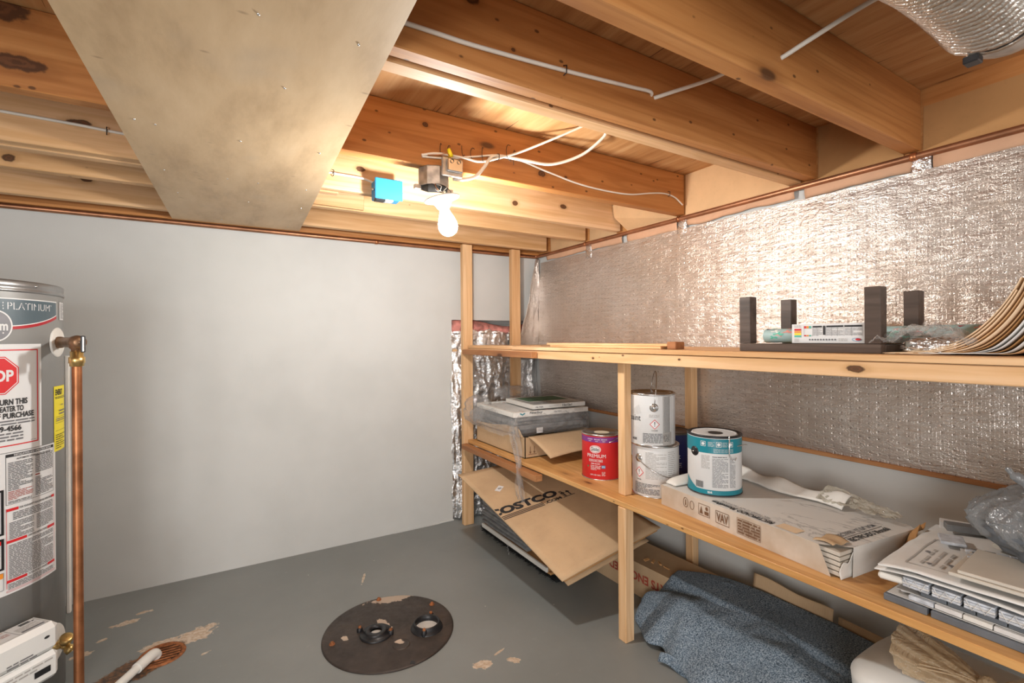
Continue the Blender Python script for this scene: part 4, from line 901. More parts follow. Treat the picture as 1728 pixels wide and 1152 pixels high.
mesh_obj('opener_hook', MB().tube(cr([h0+Vector((0, 0, z+H+.004)), h0+tw*.012+Vector((0, 0, z+H-.02)), h0+tw*.013+Vector((0, 0, z+H-.06)), h0+tw*.010+side*.014+Vector((0, 0, z+H-.078)), h0+tw*.012+side*.022+Vector((0, 0, z+H-.066))], 5), .0022, 'steel', 7), t_)

# ================================================================== AIR FILTERS, WRAP AND OPEN BOX
t_ = thing('open_cardboard_box', 'open shallow cardboard box under the plastic-wrapped filters', 'box')
bx0, bx1, by0, by1, bz = 1.392, 1.86, 2.175, 2.745, .5510; bh = .112
m = MB().box(bx0, by0, bz, bx1, by1, bz+.004, 'cardboard').box(bx0, by0, bz, bx0+.004, by1, bz+bh, 'cardboard').box(bx1-.004, by0, bz, bx1, by1, bz+bh, 'cardboard').box(bx0, by1-.004, bz, bx1, by1, bz+bh, 'cardboard').box(bx0, by0, bz, bx1, by0+.004, bz+bh, 'cardboard')
mesh_obj('tray', m, t_)
mesh_obj('flap', MB().grid(lambda u, v: (bx0+.02+(bx1-bx0-.02)*u+.012*v, by0-.004-.185*v, bz+bh+.002-.048*v-.03*v*v+.016*math.sin(u*PI)*v), 16, 10, 'cardboard', True, .004), t_)
mesh_obj('flap', MB().grid(lambda u, v: (bx0-.001-.004*math.sin(v*PI), by0+.02+(by1-by0-.03)*u, bz+bh+.050*v*(1-.75*u)*min(1, u*12)+.006*math.sin(u*7)*v), 20, 5, 'cardboard', True, .004), t_)
m1 = Art(); fx = lambda u, v, l=0: Vector((bx0-l, by0-u, bz+v))     # left face of the tray, seen from the room: u grows to the right
m1.frame(-.135, .030, -.095, .098, .0016, 'brown_print').lines(-.128, .036, -.102, .094, 6, 'brown_print', .4, seed=8)
fy = lambda u, v, l=0: Vector((bx0+u, by0-l, bz+v))
m2 = Art().rect(.022, .018, .075, .021, 'brown_print')
for u in (.034, .060): m2.rect(u-.002, .024, u+.002, .062, 'brown_print').pol([(u-.008, .034), (u, .022), (u+.008, .034)], 'brown_print')
m1.put('box_mark', fx, t_, 0, .0008); m2.put('box_mark', fy, t_, 0, .0008)
# filters: big one over a pile, small one on top
fq = [(1.535, 2.895), (1.385, 2.115), (1.875, 2.085)]
ua = Vector((.985, -.05, 0)).normalized()
def filt(name, c, dims, ang, label, grp, mats, prints):
    t = thing(name, label, 'air filter', grp); R = Matrix.Rotation(ang, 3, 'Z'); c = Vector(c); a, b, h = dims
    m = MB()
    for (cx_, cy_, dx_, dy_) in ((0, b/2-.012, a, .024), (0, -b/2+.012, a, .024), (a/2-.012, 0, .024, b-.048), (-a/2+.012, 0, .024, b-.048)): m.obox(c+R @ Vector((cx_, cy_, h/2)), (dx_, dy_, h), R, mats[0], .001)
    mesh_obj('frame', m, t); n = 26
    mesh_obj('pleated_media', MB().grid(lambda u, v: c+R @ Vector(((u-.5)*(a-.046), (v-.5)*(b-.046), h*.72+h*.12*(1 if int(round(u*n)) % 2 else -1))), n, 1, mats[1], False), t)
    if prints: prints(t, c, R, a, b, h)
    return t
ang = -.06
def pr1(t, c, R, a, b, h):
    f = lambda u, v, l=0: c+R @ Vector((-a/2+u, -b/2-l, v))
    Art().text('Filterbuy', .10, .010, .185, .026, 'print_black', .02, shear=.2).pol([(.035, .020), (.055, .008), (.075, .020), (.065, .022), (.055, .016), (.045, .022)], 'teal').text('16x16x1', .26, .012, .31, .022, 'print_grey', .02).lines(.40, .010, .46, .026, 3, 'print_faint', .4, seed=5).put('frame_print', f, t, 0, .0008)
    g = lambda u, v, l=0: c+R @ Vector((-a/2+u, -b/2+v, h+l)); A = Art(); rn = random.Random(4)
    for k in range(46):
        u, v = rn.uniform(.01, a-.03), rn.uniform(.004, b-.02)
        if .02 < u < a-.02 and .02 < v < b-.02: v = rn.choice([rn.uniform(.004, .02), rn.uniform(b-.02, b-.006)]) if k % 2 else v
        A.rect(u, v, u+rn.uniform(.006, .02), v+rn.uniform(.003, .008), rn.choice(['print_grey', 'print_black', 'salmon', 'print_faint']))
    A.put('frame_print', g, t, 0, .0012)
px, py = 1.625, 2.465
for k in range(4):
    filt('air_filter', (px+.012*math.sin(k*2), py+.01*math.cos(k*3), .668+k*.0245), (.46, .46, .0235), ang+.01*math.sin(k*5), 'grey edged air filters stacked inside the plastic wrap', 'wrapped grey air filters', ('grey_panel', 'grey_panel'), None)
filt('air_filter', (px-.005, py, .668+4*.0245), (.50, .50, .026), ang, 'large white printed air filter crowning the wrapped grey pile', None, ('white_card', 'newsprint'), pr1)
def pr2(t, c, R, a, b, h):
    f = lambda u, v, l=0: c+R @ Vector((-a/2+u, -b/2-l, v)); Art().text('12x12x1', .20, .006, .265, .019, 'print_black', .03).text('FILTER', .02, .006, .07, .015, 'print_grey', .02).lines(.11, .006, .17, .016, 2, 'print_faint', .4, seed=9).put('frame_print', f, t, 0, .0008)
    g = lambda u, v, l=0: c+R @ Vector((-a/2+u, -b/2+v, h+l)); Art().rect(.03, .03, a-.03, b-.03, 'newsprint').rect(.05, .14, a-.03, b-.03, 'green_print').lines(.04, .04, .18, .12, 5, 'print_grey', .4, seed=2).put('filter_print', g, t, 0, .0012)
filt('air_filter', (px+.085, py-.02, .668+4*.0245+.027), (.36, .36, .024), ang-.03, 'small white air filter with green print on top of the wrapped pile', None, ('white_card', 'newsprint'), pr2)
# plastic wrap round the pile, with a tail hanging over the shelf edge
t_ = thing('plastic_wrap', 'clear crumpled plastic wrap round the filter pile, tail hanging down', 'plastic wrap')
def WR(u, v):
    a = 2*PI*u; s_ = 1/max(abs(math.cos(a)), abs(math.sin(a)))**.85; k = 1+.03*ridge((math.cos(a)*2, math.sin(a)*2, v*2), 2.5, 3, 4)
    prof_ = .245+.045*math.sin(v*PI)*(.6+.4*math.sin(3*a+1)); z = .664+.118*v-.025*(1-v)*(.5+.5*math.sin(a*2+2)); 
    return (px+prof_*k*s_*math.cos(a), py+prof_*k*s_*math.sin(a)*1.02, z+.012*frac((math.cos(a)*3, math.sin(a)*3, v*3), 1.5, 8))
mesh_obj('wrap', MB().grid(WR, 150, 26, 'clear_film', True), t_)
mesh_obj('wrap_tuft', blob(MB(), (1.395, 2.73, .745), (.065, .075, .07), 'clear_film', .30, 1.8, 5, 4), t_)
mesh_obj('wrap_tuft', blob(MB(), (1.66, 2.745, .84), (.10, .05, .032), 'clear_film', .30, 1.8, 9, 4), t_)
tp_ = cr([(1.378, 2.27, .775), (1.362, 2.235, .70), (1.345, 2.19, .63), (1.322, 2.13, .56), (1.296, 2.085, .50), (1.290, 2.07, .44), (1.298, 2.07, .385), (1.300, 2.065, .34)], 8)
mesh_obj('hanging_tail', MB().grid(lambda u, v: tp_[min(int(u*(len(tp_)-1)), len(tp_)-1)]+Vector((.0, 1, 0))*(v-.5)*(.075-.035*u+.02*math.sin(u*9))+Vector((-1, 0, 0))*(.012*math.sin(v*11+u*14)+.006*frac((u*6, v*4, 0), 2, 3)), len(tp_)-1, 12, 'clear_film', True), t_)
mesh_obj('sticker', MB().obox((1.505, 2.198, .690), (.042, .003, .030), None, 'label_white', .001), t_)
# folded white paper by the red can
single('crumpled_paper', MB().grid(lambda u, v: (1.82+.10*u, 1.98-.16*v, .552+.20*v*(1-.3*v)+.014*ridge((u, v, 0), 2.5, 6)), 14, 14, 'paper', True, .002), 'crumpled white paper leaning behind the red paint can', 'paper')
# ================================================================== UPPER SHELF GOODS
ZU = 1.1548
t_ = thing('dark_stand', 'upturned dark brown wooden stand with four short legs on the upper shelf', 'stand')
s0, s1, a0_, a1_ = 1.420, 1.690, .553, .938
for nm_, b_ in (('rail', (s0, a0_, ZU, s0+.030, a1_, ZU+.024)), ('rail', (s1-.030, a0_, ZU, s1, a1_, ZU+.024)), ('rail', (s0+.0305, a1_-.030, ZU, s1-.0305, a1_, ZU+.022)), ('rail', (s0+.0305, a0_, ZU, s1-.0305, a0_+.030, ZU+.022))):
    mesh_obj(nm_, MB().box(*b_, 'dark_stain', .0015), t_)
for (x, y) in ((s0, a0_), (s0, a1_-.036), (s1-.036, a0_), (s1-.036, a1_-.036)):
    mesh_obj('leg', MB().box(x, y, ZU+.0245, x+.036, y+.036, 1.326, 'dark_stain', .0015), t_)
t_ = thing('lamp_carton', 'small white printed carton with colour chart resting inside the dark stand', 'box')
o = mesh_obj('carton', MB().box(1.462, .592, 1.180, 1.515, .796, 1.236, 'label_white', .001), t_)
g = lambda u, v, l=0: Vector((1.462-l, .796-u, 1.180+v))
A = Art()
for k, c_ in enumerate(('red', 'orange', 'yellow', 'sea_green')): A.rect(.008, .037-k*.0065, .028, .0425-k*.0065, c_)
A.lines(.008, .046, .028, .053, 2, 'print_faint', .4, seed=2).lines(.008, .004, .022, .014, 3, 'print_faint', .4, seed=3)
for k, c_ in enumerate(('red', 'orange', 'sea_green')): A.rect(.036+k*.007, .043, .042+k*.007, .050, c_).rect(.036+k*.007, .020, .042+k*.007, .024, c_)
A.rect(.060, .045, .085, .050, 'print_black').rect(.088, .024, .094, .050, 'print_black').rect(.097, .045, .140, .050, 'print_black').rect(.143, .045, .185, .050, 'print_black')
for u in (.036, .060, .072, .0955, .110, .125, .1415, .160, .1855): A.rect(u, .020, u+.0006, .050, 'print_grey')
A.lines(.061, .022, .086, .043, 8, 'print_grey', .3, seed=4).lines(.097, .022, .140, .043, 8, 'print_grey', .3, seed=5).lines(.144, .022, .185, .043, 8, 'print_grey', .3, seed=6)
for k in range(10): A.ell(.052+k*.0075, .0105, .0024, .0026, 'print_grey', 12)
A.lines(.128, .006, .15, .014, 3, 'print_faint', .4, seed=7).ell(.172, .0105, .011, .0045, 'blue_box', 20, .001).ell(.176, .011, .007, .003, 'red', 16)
A.put('carton_print', g, o, 0, .0008)
# wrapping paper roll
t_ = thing('wrapping_paper_roll', 'teal floral wrapping paper roll lying behind the dark stand legs', 'roll')
ra, rb = Vector((1.600, .955, ZU+.0475)), Vector((1.575, .02, ZU+.050)); dr = (rb-ra); RL = dr.length; dr.normalize(); sx_ = dr.cross(Vector((0, 0, 1))).normalized(); sz_ = sx_.cross(dr)
def RM(u, v, l=0):                                   # u along, v round (0 = towards the room)
    a = v/.0235; return ra+dr*u+(-sx_ if sx_.x > 0 else sx_)*math.cos(a)*(.0235+l)+Vector((0, 0, 1))*math.sin(a)*(.0235+l)
m = MB(); NR = 28; vs = [ra+dr*(RL*i/20)+(sx_*math.cos(2*PI*k/NR)+sz_*math.sin(2*PI*k/NR))*.0235 for i in range(21) for k in range(NR)]
m.add(vs, [[i*NR+k, i*NR+(k+1) % NR, (i+1)*NR+(k+1) % NR, (i+1)*NR+k] for i in range(20) for k in range(NR)], 'mint', True); m.add(vs[:NR], [list(range(NR))], 'olive'); mesh_obj('roll', m, t_)
rn = random.Random(9); A = Art()
for k in range(60):
    u = rn.uniform(.01, RL-.02); v = rn.uniform(-.02, .040); r = rn.uniform(.004, .013); r *= 1.5; c_ = rn.choice(['salmon', 'salmon', 'sea_green', 'floral_red', 'olive', 'paper', 'navy'])
    A.pol([(u+r*(.6+.4*math.sin(q*2.1+k))*math.cos(q*PI/5)*1.5, v+r*(.6+.4*math.sin(q*2.1+k))*math.sin(q*PI/5)*.6) for q in range(10)], c_)
vsf = A.b; A.b = [([(v, u) for u, v in b[0]], b[1], b[2]) for b in vsf]      # slice along v for the curve
A.put('floral_print', lambda u, v, l=0: RM(v, u, l), t_, .004, .0007)
# crumpled clear bag with hardware
t_ = thing('crumpled_plastic_bag', 'crumpled clear plastic bag of silver bits beside the dark stand', 'bag')
mesh_obj('bag', MB().grid(lambda u, v: (1.405+.17*v+.012*frac((u*4, v*4, 0), 1, 3), .575-.20*u-.02*v, ZU+.001+max(0, (.012+.040*math.sin(PI*min(1, u*1.1))*math.sin(PI*min(1, .15+v*.9)))+.016*ridge((u*1.3, v, 0), 3.5, 4, 4))), 60, 40, 'clear_film', True), t_)
mesh_obj('foil_bits', blob(MB(), (1.49, .455, ZU+.018), (.045, .055, .017), 'foil_crumpled', .28, 2.2, 12, 5, ZU+.001), t_)
mesh_obj('dark_part', MB().obox((1.46, .505, ZU+.022), (.02, .022, .018), Matrix.Rotation(.5, 3, 'Z'), 'olive', .003), t_)
single('folded_paper_strip', MB().grid(lambda u, v: (1.53+.06*v, .53-.22*u, ZU+.040-.006*v+.006*u), 10, 3, 'paper', True, .0015), 'folded white paper strip lying on the crumpled clear bag', 'paper')
# stack of bent cardboard sheets and papers
prof0 = [(.560, .0), (.485, .004), (.425, .020), (.385, .046), (.350, .085), (.322, .130), (.303, .172)]
sheets = [('tan_sheet', .0045), ('tan_sheet', .0045), ('tan_sheet', .006), ('kraft', .0045), ('tan_sheet', .006), ('kraft', .0045), ('cardboard_dark', .008), ('paper', .0045), ('paper', .006), ('cardboard_dark', .007), ('newsprint', .006), ('kraft', .0045)]
lbls = {'tan_sheet': ('bent tan cardboard sheet in the curved stack on the upper shelf', 'bent tan sheets'), 'kraft': ('bent brown kraft sheet in the curved stack on the upper shelf', 'bent kraft sheets'),
        'cardboard_dark': ('bent dark brown board in the curved stack on the upper shelf', 'bent dark boards'), 'paper': ('bent white paper sheet in the curved stack on the upper shelf', 'bent white papers'), 'newsprint': ('grey bent paper near the right end of the curved stack', None)}
off = 0.0; rn = random.Random(2)
for i, (mt, th) in enumerate(sheets):
    L0 = rn.uniform(.86, 1.0) if i not in (2, 3) else 1.0; xs0 = 1.412+rn.uniform(0, .02); xs1 = 1.70+rn.uniform(-.03, .03); P = []
    for k, (y, z) in enumerate(prof0):
        t = k/(len(prof0)-1); P.append(Vector((0, y-off*(.35+1.0*t)-.012*i*(1-t)*.9, z+ZU+.003+off*.0)))
    for p in P: p.z = max(p.z-off*.35, ZU+.0018+.0004*i)
    C_ = cr(P, 5); C_ = C_[:max(6, int(len(C_)*L0))]
    def FS(u, v, C_=C_, xs0=xs0, xs1=xs1, i=i):
        p = C_[min(int(u*(len(C_)-1)+.5), len(C_)-1)]; return (xs0+(xs1-xs0)*v, p.y+.0015*math.sin(v*5+i)*u, p.z+.004*v*u*math.sin(i))
    lb, gp = lbls[mt]; single('bent_sheet', MB().grid(FS, len(C_)-1, 6, mt, True, .0016 if mt != 'paper' else .001), lb, 'sheet', gp); off += th*.72
t_ = thing('black_case', 'black open case at the right end of the upper shelf', 'case')
mesh_obj('body', MB().box(1.45, -.10, ZU, 1.72, .285, ZU+.028, 'black', .003), t_); mesh_obj('ledge', MB().box(1.445, -.10, ZU+.030, 1.72, .275, ZU+.042, 'tan_sheet', .002), t_)
single('cloth_bag', blob(MB(), (1.58, .20, ZU+.095), (.09, .095, .055), 'newsprint', .14, 1.7, 21, 5), 'white crumpled cloth bundle on the black case at the right edge', 'cloth')

# ================================================================== MOSAIC TILE SHEETS AND BAG ON THE LOWER SHELF
zb_ = .5512; rn = random.Random(6)
def slab(name, x0, y0, x1, y1, z0, z1, mat, label, cat, rot=0.0, grp=None, bev=.0015):
    return single(name, MB().obox(((x0+x1)/2, (y0+y1)/2, (z0+z1)/2), (x1-x0, y1-y0, z1-z0), Matrix.Rotation(rot, 3, 'Z'), mat, bev), label, cat, grp)
for (y0, y1, mt, lb) in ((.455, .540, 'slate', 'short slate grey edge tile at the left end of the tile pile'), (.225, .448, 'slate', 'long dark slate edge tile at the front of the tile pile'), (.0, .220, 'white_card', 'white edge tile at the near end of the tile pile')):
    slab('edge_tile', 1.392, y0, 1.50, y1, zb_, zb_+.016, mt, lb, 'tile')
def mosaic(z, x0, y0, x1, y1, mats, label, grp, cell=.026, th=.010, rot=0, backing=True):
    t = thing('mosaic_sheet', label, 'mosaic sheet', grp); c = Vector(((x0+x1)/2, (y0+y1)/2, z)); R = Matrix.Rotation(rot, 3, 'Z')
    m = MB(); nx, ny = int((x1-x0)/cell), int((y1-y0)/(cell*1.9))
    for i in range(nx):
        for j in range(ny):
            m.obox(c+R @ Vector((-(x1-x0)/2+(i+.5)*cell, -(y1-y0)/2+(j+.5+(.5 if i % 2 else 0))*cell*1.9, th*.5+.0015+rn.uniform(0, .0012))), (cell*.93, cell*1.82, th), R, rn.choice(mats), .0012)
    mesh_obj('tiles', m, t); mesh_obj('mesh_backing', MB().obox(c+Vector((0, 0, .0005)), (x1-x0, y1-y0, .001), R, 'newsprint'), t); return t
mosaic(zb_+.0175, 1.40, .0, 1.80, .535, ['marble_white', 'marble_white', 'marble', 'white_card'], 'lowest pale mosaic tile sheet directly on the slate edge tiles', None)
mosaic(zb_+.031, 1.41, -.02, 1.80, .520, ['marble', 'marble_white', 'slate'], 'grey and white mosaic tile sheet in the middle of the pile', None)
t_ = thing('tile_bundle', 'bundles of blue-grey marble strips tied with white string', 'tile bundle')
for k in range(4):
    yy = .505-k*.056; b = mesh_obj('strip_bundle', MB().box(1.402, yy-.050, zb_+.046, 1.50, yy, zb_+.051, 'marble', .0008).box(1.403, yy-.050, zb_+.0515, 1.50, yy, zb_+.0565, 'marble_white', .0008).box(1.401, yy-.050, zb_+.057, 1.50, yy, zb_+.062, 'marble', .0008).box(1.403, yy-.050, zb_+.0625, 1.50, yy, zb_+.0675, 'marble', .0008), t_)
    P = [(1.3995, yy-.004-j*.0105, zb_+(.047 if j % 2 else .067)) for j in range(5)]; mesh_obj('string', MB().tube(P, .0009, 'paper', 5), b)
for k in range(5):
    yy = .275-k*.056; slab('loose_strip_tile', 1.405, yy-.052, 1.47, yy, zb_+.046+.002*(k % 2), zb_+.058+.002*(k % 2), 'marble', 'loose blue-grey strip tiles along the front of the pile', 'tile', .03*math.sin(k*3), 'loose strip tiles on the pile edge')
slab('foam_wedge', 1.398, .508, 1.47, .560, zb_+.046, zb_+.062, 'white_card', 'small white foam wedge at the left end of the tied strips', 'foam', .2, None, .005)
def sheetwave(name, x0, y0, x1, y1, z, mat, label, cat, seed, amp=.006, th=.002, curl=0, rot=0):
    c = Vector(((x0+x1)/2, (y0+y1)/2, 0)); R = Matrix.Rotation(rot, 3, 'Z')
    def f(u, v):
        q = R @ Vector(((u-.5)*(x1-x0), (v-.5)*(y1-y0), 0)); return (c.x+q.x, c.y+q.y, z+amp*.5*math.sin(u*5+seed)*math.sin(v*4+seed*2)+amp*.6*frac((u*3, v*3, seed), 1, seed)-curl*max(0, v-.82)*max(0, v-.82)*30+.004*u)
    o = single(name, MB().grid(f, 30, 30, mat, True, th), label, cat); return o, f
sheetwave('newspaper_sheet', 1.395, -.02, 1.80, .560, .629, 'paper', 'lower white paper sheet curling over the tied tile strips', 'paper', 2, .010, .003, .01)
sheetwave('plastic_sheet', 1.41, .0, 1.80, .545, .6385, 'grey_panel', 'grey plastic sheet between the two white papers of the tile pile', 'plastic sheet', 5, .012, .0015, .01)
sp = sheetwave('printed_paper', 1.400, -.02, 1.83, .560, .648, 'paper', 'top white paper sheet with faint printing under the beige tiles', 'paper', 3, .008, .003, .012, .05)
po, pf = sp; A = Art().frame(.10, .70, .62, .93, .006, 'print_faint').lines(.14, .74, .40, .90, 5, 'print_faint', .3, seed=4)
for (u, v) in ((.16, .86), (.22, .80), (.34, .90), (.30, .76)): A.ell(u, v, .012, .010, 'print_grey', 10)
A.put('faint_print', lambda u, v, l=0: Vector(pf(u, v))+Vector((0, 0, l+.0006)), po, .03, .0012)
mosaic(.6600, 1.46, .32, 1.62, .43, ['marble', 'grey_panel', 'marble'], 'small fragment of dark grey mosaic on the white paper', None, .012, .006, .35)
slab('grey_tile', 1.60, .455, 1.665, .505, .660, .668, 'marble', 'small square slate tile behind the beige tiles', 'tile', .4)
slab('beige_tile', 1.412, .03, 1.60, .425, .6595, .6670, 'beige_tile', 'lower of two large beige tiles on the paper', 'tile', .06)
slab('beige_tile', 1.420, .02, 1.60, .412, .6675, .6750, 'beige_tile', 'upper of two large beige tiles, smooth top', 'tile', .075)
slab('beige_tile', 1.645, .16, 1.80, .40, .6600, .672, 'beige_tile', 'beige tile half hidden behind the grey plastic bag', 'tile', -.2)
slab('edge_trim_piece', 1.74, .40, 1.775, .53, .6600, .678, 'grey_panel', 'short grey trim piece lying near the wall behind the tiles', 'trim', .5)
slab('white_offcut', 1.80, .42, 1.84, .56, .5512, .66, 'marble_white', 'small white tile offcut standing by the wall behind the pile', 'tile', .3)
slab('white_offcut', 1.845, .62, 1.90, .74, .5512, .575, 'white_card', 'white wedge offcut lying behind the near end of the tile carton', 'offcut', .5)
# grey bag: a folded sack with a pinched top
t_ = thing('grey_plastic_bag', 'shiny translucent grey plastic bag slumped on the beige tiles', 'bag')
def GB(u, v):
    a = 2*PI*u; k = math.sin(PI*min(1, v*.93+.07))**.55; n = 1+.12*ridge((math.cos(a)*2.0+v*.5, math.sin(a)*2.0, v*.9), 1.5, 14, 5); r = (.150-.03*v)*k*n
    return (1.60+.03*v+r*1.05*math.cos(a)*.80, .215+r*1.35*math.sin(a)+.02*v, max(.676, .678+.185*v+.022*math.sin(a*2+1)*v+.010*ridge((math.cos(a), math.sin(a), v), 3, 5)))
mesh_obj('bag', MB().grid(GB, 150, 70, 'grey_bag', True), t_)
mesh_obj('pinched_tip', MB().tube(cr([(1.60, .30, .83), (1.605, .335, .852), (1.60, .36, .872), (1.597, .368, .885)], 5), [.020]*5+[.012]*5+[.006]*5+[.002], 'grey_bag', 10), t_)
mesh_obj('contents', blob(MB(), (1.60, .24, .745), (.09, .135, .062), 'slate', .20, 1.8, 33, 4, .677), t_)

# ================================================================== UNDER THE LOWER SHELF
# flattened brown carton leaning on the pile
A_, B_, C_, D_ = Vector((1.119, 2.449, .444)), Vector((1.190, 1.583, .200)), Vector((1.699, 1.516, .339)), Vector((1.62, 2.40, .492))
U_ = (C_-B_).normalized(); V_ = (A_-B_).normalized(); N_ = U_.cross(V_).normalized(); V_ = N_.cross(U_)
def CB(u, v, l=0):
    s_, q_ = u/.611, v/1.079; return (B_*(1-s_)+C_*s_)*(1-q_)+(A_*(1-s_)+D_*s_)*q_+N_*l
t_ = thing('flattened_carton', 'large flattened brown delivery carton with black lettering sloping under the shelf', 'cardboard')
def CS(u, v): return CB(.611*u, 1.075*v, .004*math.sin(v*PI)*1.5+.003*math.sin(u*4+v*3))
mesh_obj('top_panel', MB().grid(CS, 16, 24, 'cardboard', True, .004), t_)
mesh_obj('under_panel', MB().grid(lambda u, v: CB(.02+.58*u, .012+1.05*v, -.011-.010*(1-v)*(1-v)), 10, 14, 'cardboard_dark', True, .004), t_)
mesh_obj('under_flap', MB().grid(lambda u, v: CB(.03+.50*u, -.0+.14*v, -.020-.022*(1-v)), 8, 6, 'cardboard', True, .004), t_)
mp = lambda u, v, l=0: Vector(CS(u/.611, v/1.075))+N_*l
A = Art().text('COSTCO', -.055, .560, .405, .628, 'print_black', .055, shear=.1)
for k in range(3): A.rect(-.02, .541-k*.0125, .272, .547-k*.0125, 'print_black')
A.text('.COM', .285, .520, .395, .545, 'print_black', .04)
A.frame(.415, .535, .432, .590, .004, 'print_black')
for u in (.428, .462): A.rect(u-.004, .528, u+.004, .575, 'print_black').pol([(u-.016, .560), (u+.016, .560), (u, .580)], 'print_black')
A.rect(.405, .520, .485, .525, 'print_black')
A.put('carton_lettering', mp, t_, .02, .0012, keep=(.004, 0, .6, 1.07))
A = Art().pol([(.106, .797), (.128, .772), (.180, .812), (.160, .838)], 'label_white').text('MM1', .135, .795, .160, .815, 'print_grey', .02); A.put('address_sticker', mp, t_, 0, .0016)
# pile of grey panels
rn = random.Random(8)
for k in range(11):
    z = .0845+k*.0125; s_ = rn.uniform(-.012, .012)
    single('grey_sheet', MB().grid(lambda u, v, z=z, s_=s_, k=k: (1.375+.47*u+s_, 2.13+.51*v+s_*.5, z-.0+.002*math.sin(v*6+k)), 10, 14, 'grey_panel', True, .0105), 'thin dark grey panels stacked under the sloping brown carton', 'panel', 'stack of thin grey panels')
t_ = thing('framed_panel', 'flat panel with a white edge lying under the grey sheets', 'panel')
mesh_obj('panel', MB().box(1.368, 1.935, .048, 1.86, 2.610, .066, 'cardboard_dark', .002), t_); mesh_obj('white_edge', MB().box(1.355, 1.930, .047, 1.3675, 2.615, .0705, 'white_card', .002), t_)
single('brown_tray', MB().box(1.372, 1.92, .033, 1.88, 2.60, .046, 'cardboard_dark', .003), 'brown board between the white-edged panel and the bristle mat', 'board')
t_ = thing('bristle_mat', 'black bristle mat at the bottom of the pile on the floor', 'mat')
mesh_obj('mat_base', MB().box(1.392, 1.90, .001, 1.88, 2.66, .022, 'bristle', .002), t_)
m = MB()
for k in range(520):
    y = rn.uniform(1.895, 2.665); z = rn.uniform(.004, .034); p = Vector((1.392, y, z)); q = p+Vector((-rn.uniform(.010, .028), rn.uniform(-.006, .006), rn.uniform(-.004, .012))); m.tube([p, q], .0011, 'bristle', 3, False)
for k in range(260):
    x = rn.uniform(1.395, 1.86); z = rn.uniform(.004, .034); p = Vector((x, 1.900, z)); q = p+Vector((rn.uniform(-.006, .006), -rn.uniform(.010, .026), rn.uniform(-.004, .012))); m.tube([p, q], .0011, 'bristle', 3, False)
o = mesh_obj('bristles', m, t_); o['kind'] = 'stuff'
single('bristle_mat_rolled', MB().box(1.40, 1.93, .0225, 1.86, 2.63, .0325, 'bristle', .004), 'second black mat layer directly on the bristle mat', 'mat')
single('curly_wire', MB().tube([(1.338+.004*math.sin(k*1.1), 2.28+.006*math.cos(k*1.1)-.001*k, .062-.0028*k) for k in range(20)], .0009, 'steel', 5), 'thin curly wire dangling from the white-edged panel', 'wire')

# brown box with red lettering, lying along the wall
t_ = thing('long_brown_box', 'long brown box with upside-down red lettering on the floor', 'box')
f0, f1 = Vector((1.640, 1.945, 0)), Vector((1.662, .74, 0)); bu = (f1-f0); BL = bu.length; bu.normalize(); bw = Vector((-bu.y, bu.x, 0)); bw = bw if bw.x > 0 else -bw
def LB(u, v, z): return f0+bu*u+bw*v+Vector((0, 0, z))
m = MB(); P = [LB(0, 0, .001), LB(BL, 0, .001), LB(BL, .20, .001), LB(0, .20, .001)]; Q = [LB(0, .0, .146), LB(BL, .004, .168), LB(BL, .20, .160), LB(0, .20, .155)]
m.add(P+Q, [[3, 2, 1, 0], [0, 1, 5, 4], [1, 2, 6, 5], [2, 3, 7, 6], [3, 0, 4, 7], [4, 5, 6, 7]], 'cardboard'); mesh_obj('carton', m, t_)
lf = lambda u, v, l=0: LB(u, 0, v)-bw*l+Vector((0, 0, 0))
A = Art().text('PARTS ENCLOSED', .150, .062, .560, .102, 'red_print', .03, rot=180).ell(.143, .098, .003, .003, 'print_grey', 8)
A.put('box_lettering', lambda u, v, l=0: LB(u, .0, v+.024*u/BL)-bw*l, t_, 0, .0012)
m = MB()
for k in range(4): m.obox(LB(.36+.035*k, .035+.004*k, .168+.004*(k % 3)), (.03, .012, .006), Matrix.Rotation(.5*k, 3, 'Z') @ Matrix.Rotation(.4, 3, 'X'), 'cardboard_dark', .001)
mesh_obj('torn_tape_edge', m, t_)
mesh_obj('raised_flap', MB().grid(lambda u, v: (1.864+.010*v, 1.180-.300*u, .174+.052*v*(1-.0*u)-.012*u+.004*math.sin(u*8)), 20, 6, 'cardboard', True, .004), t_)
mesh_obj('raised_flap', MB().grid(lambda u, v: (1.866+.008*v, .862-.30*u, .172+.028*v-.010*u), 12, 4, 'cardboard', True, .004), t_)

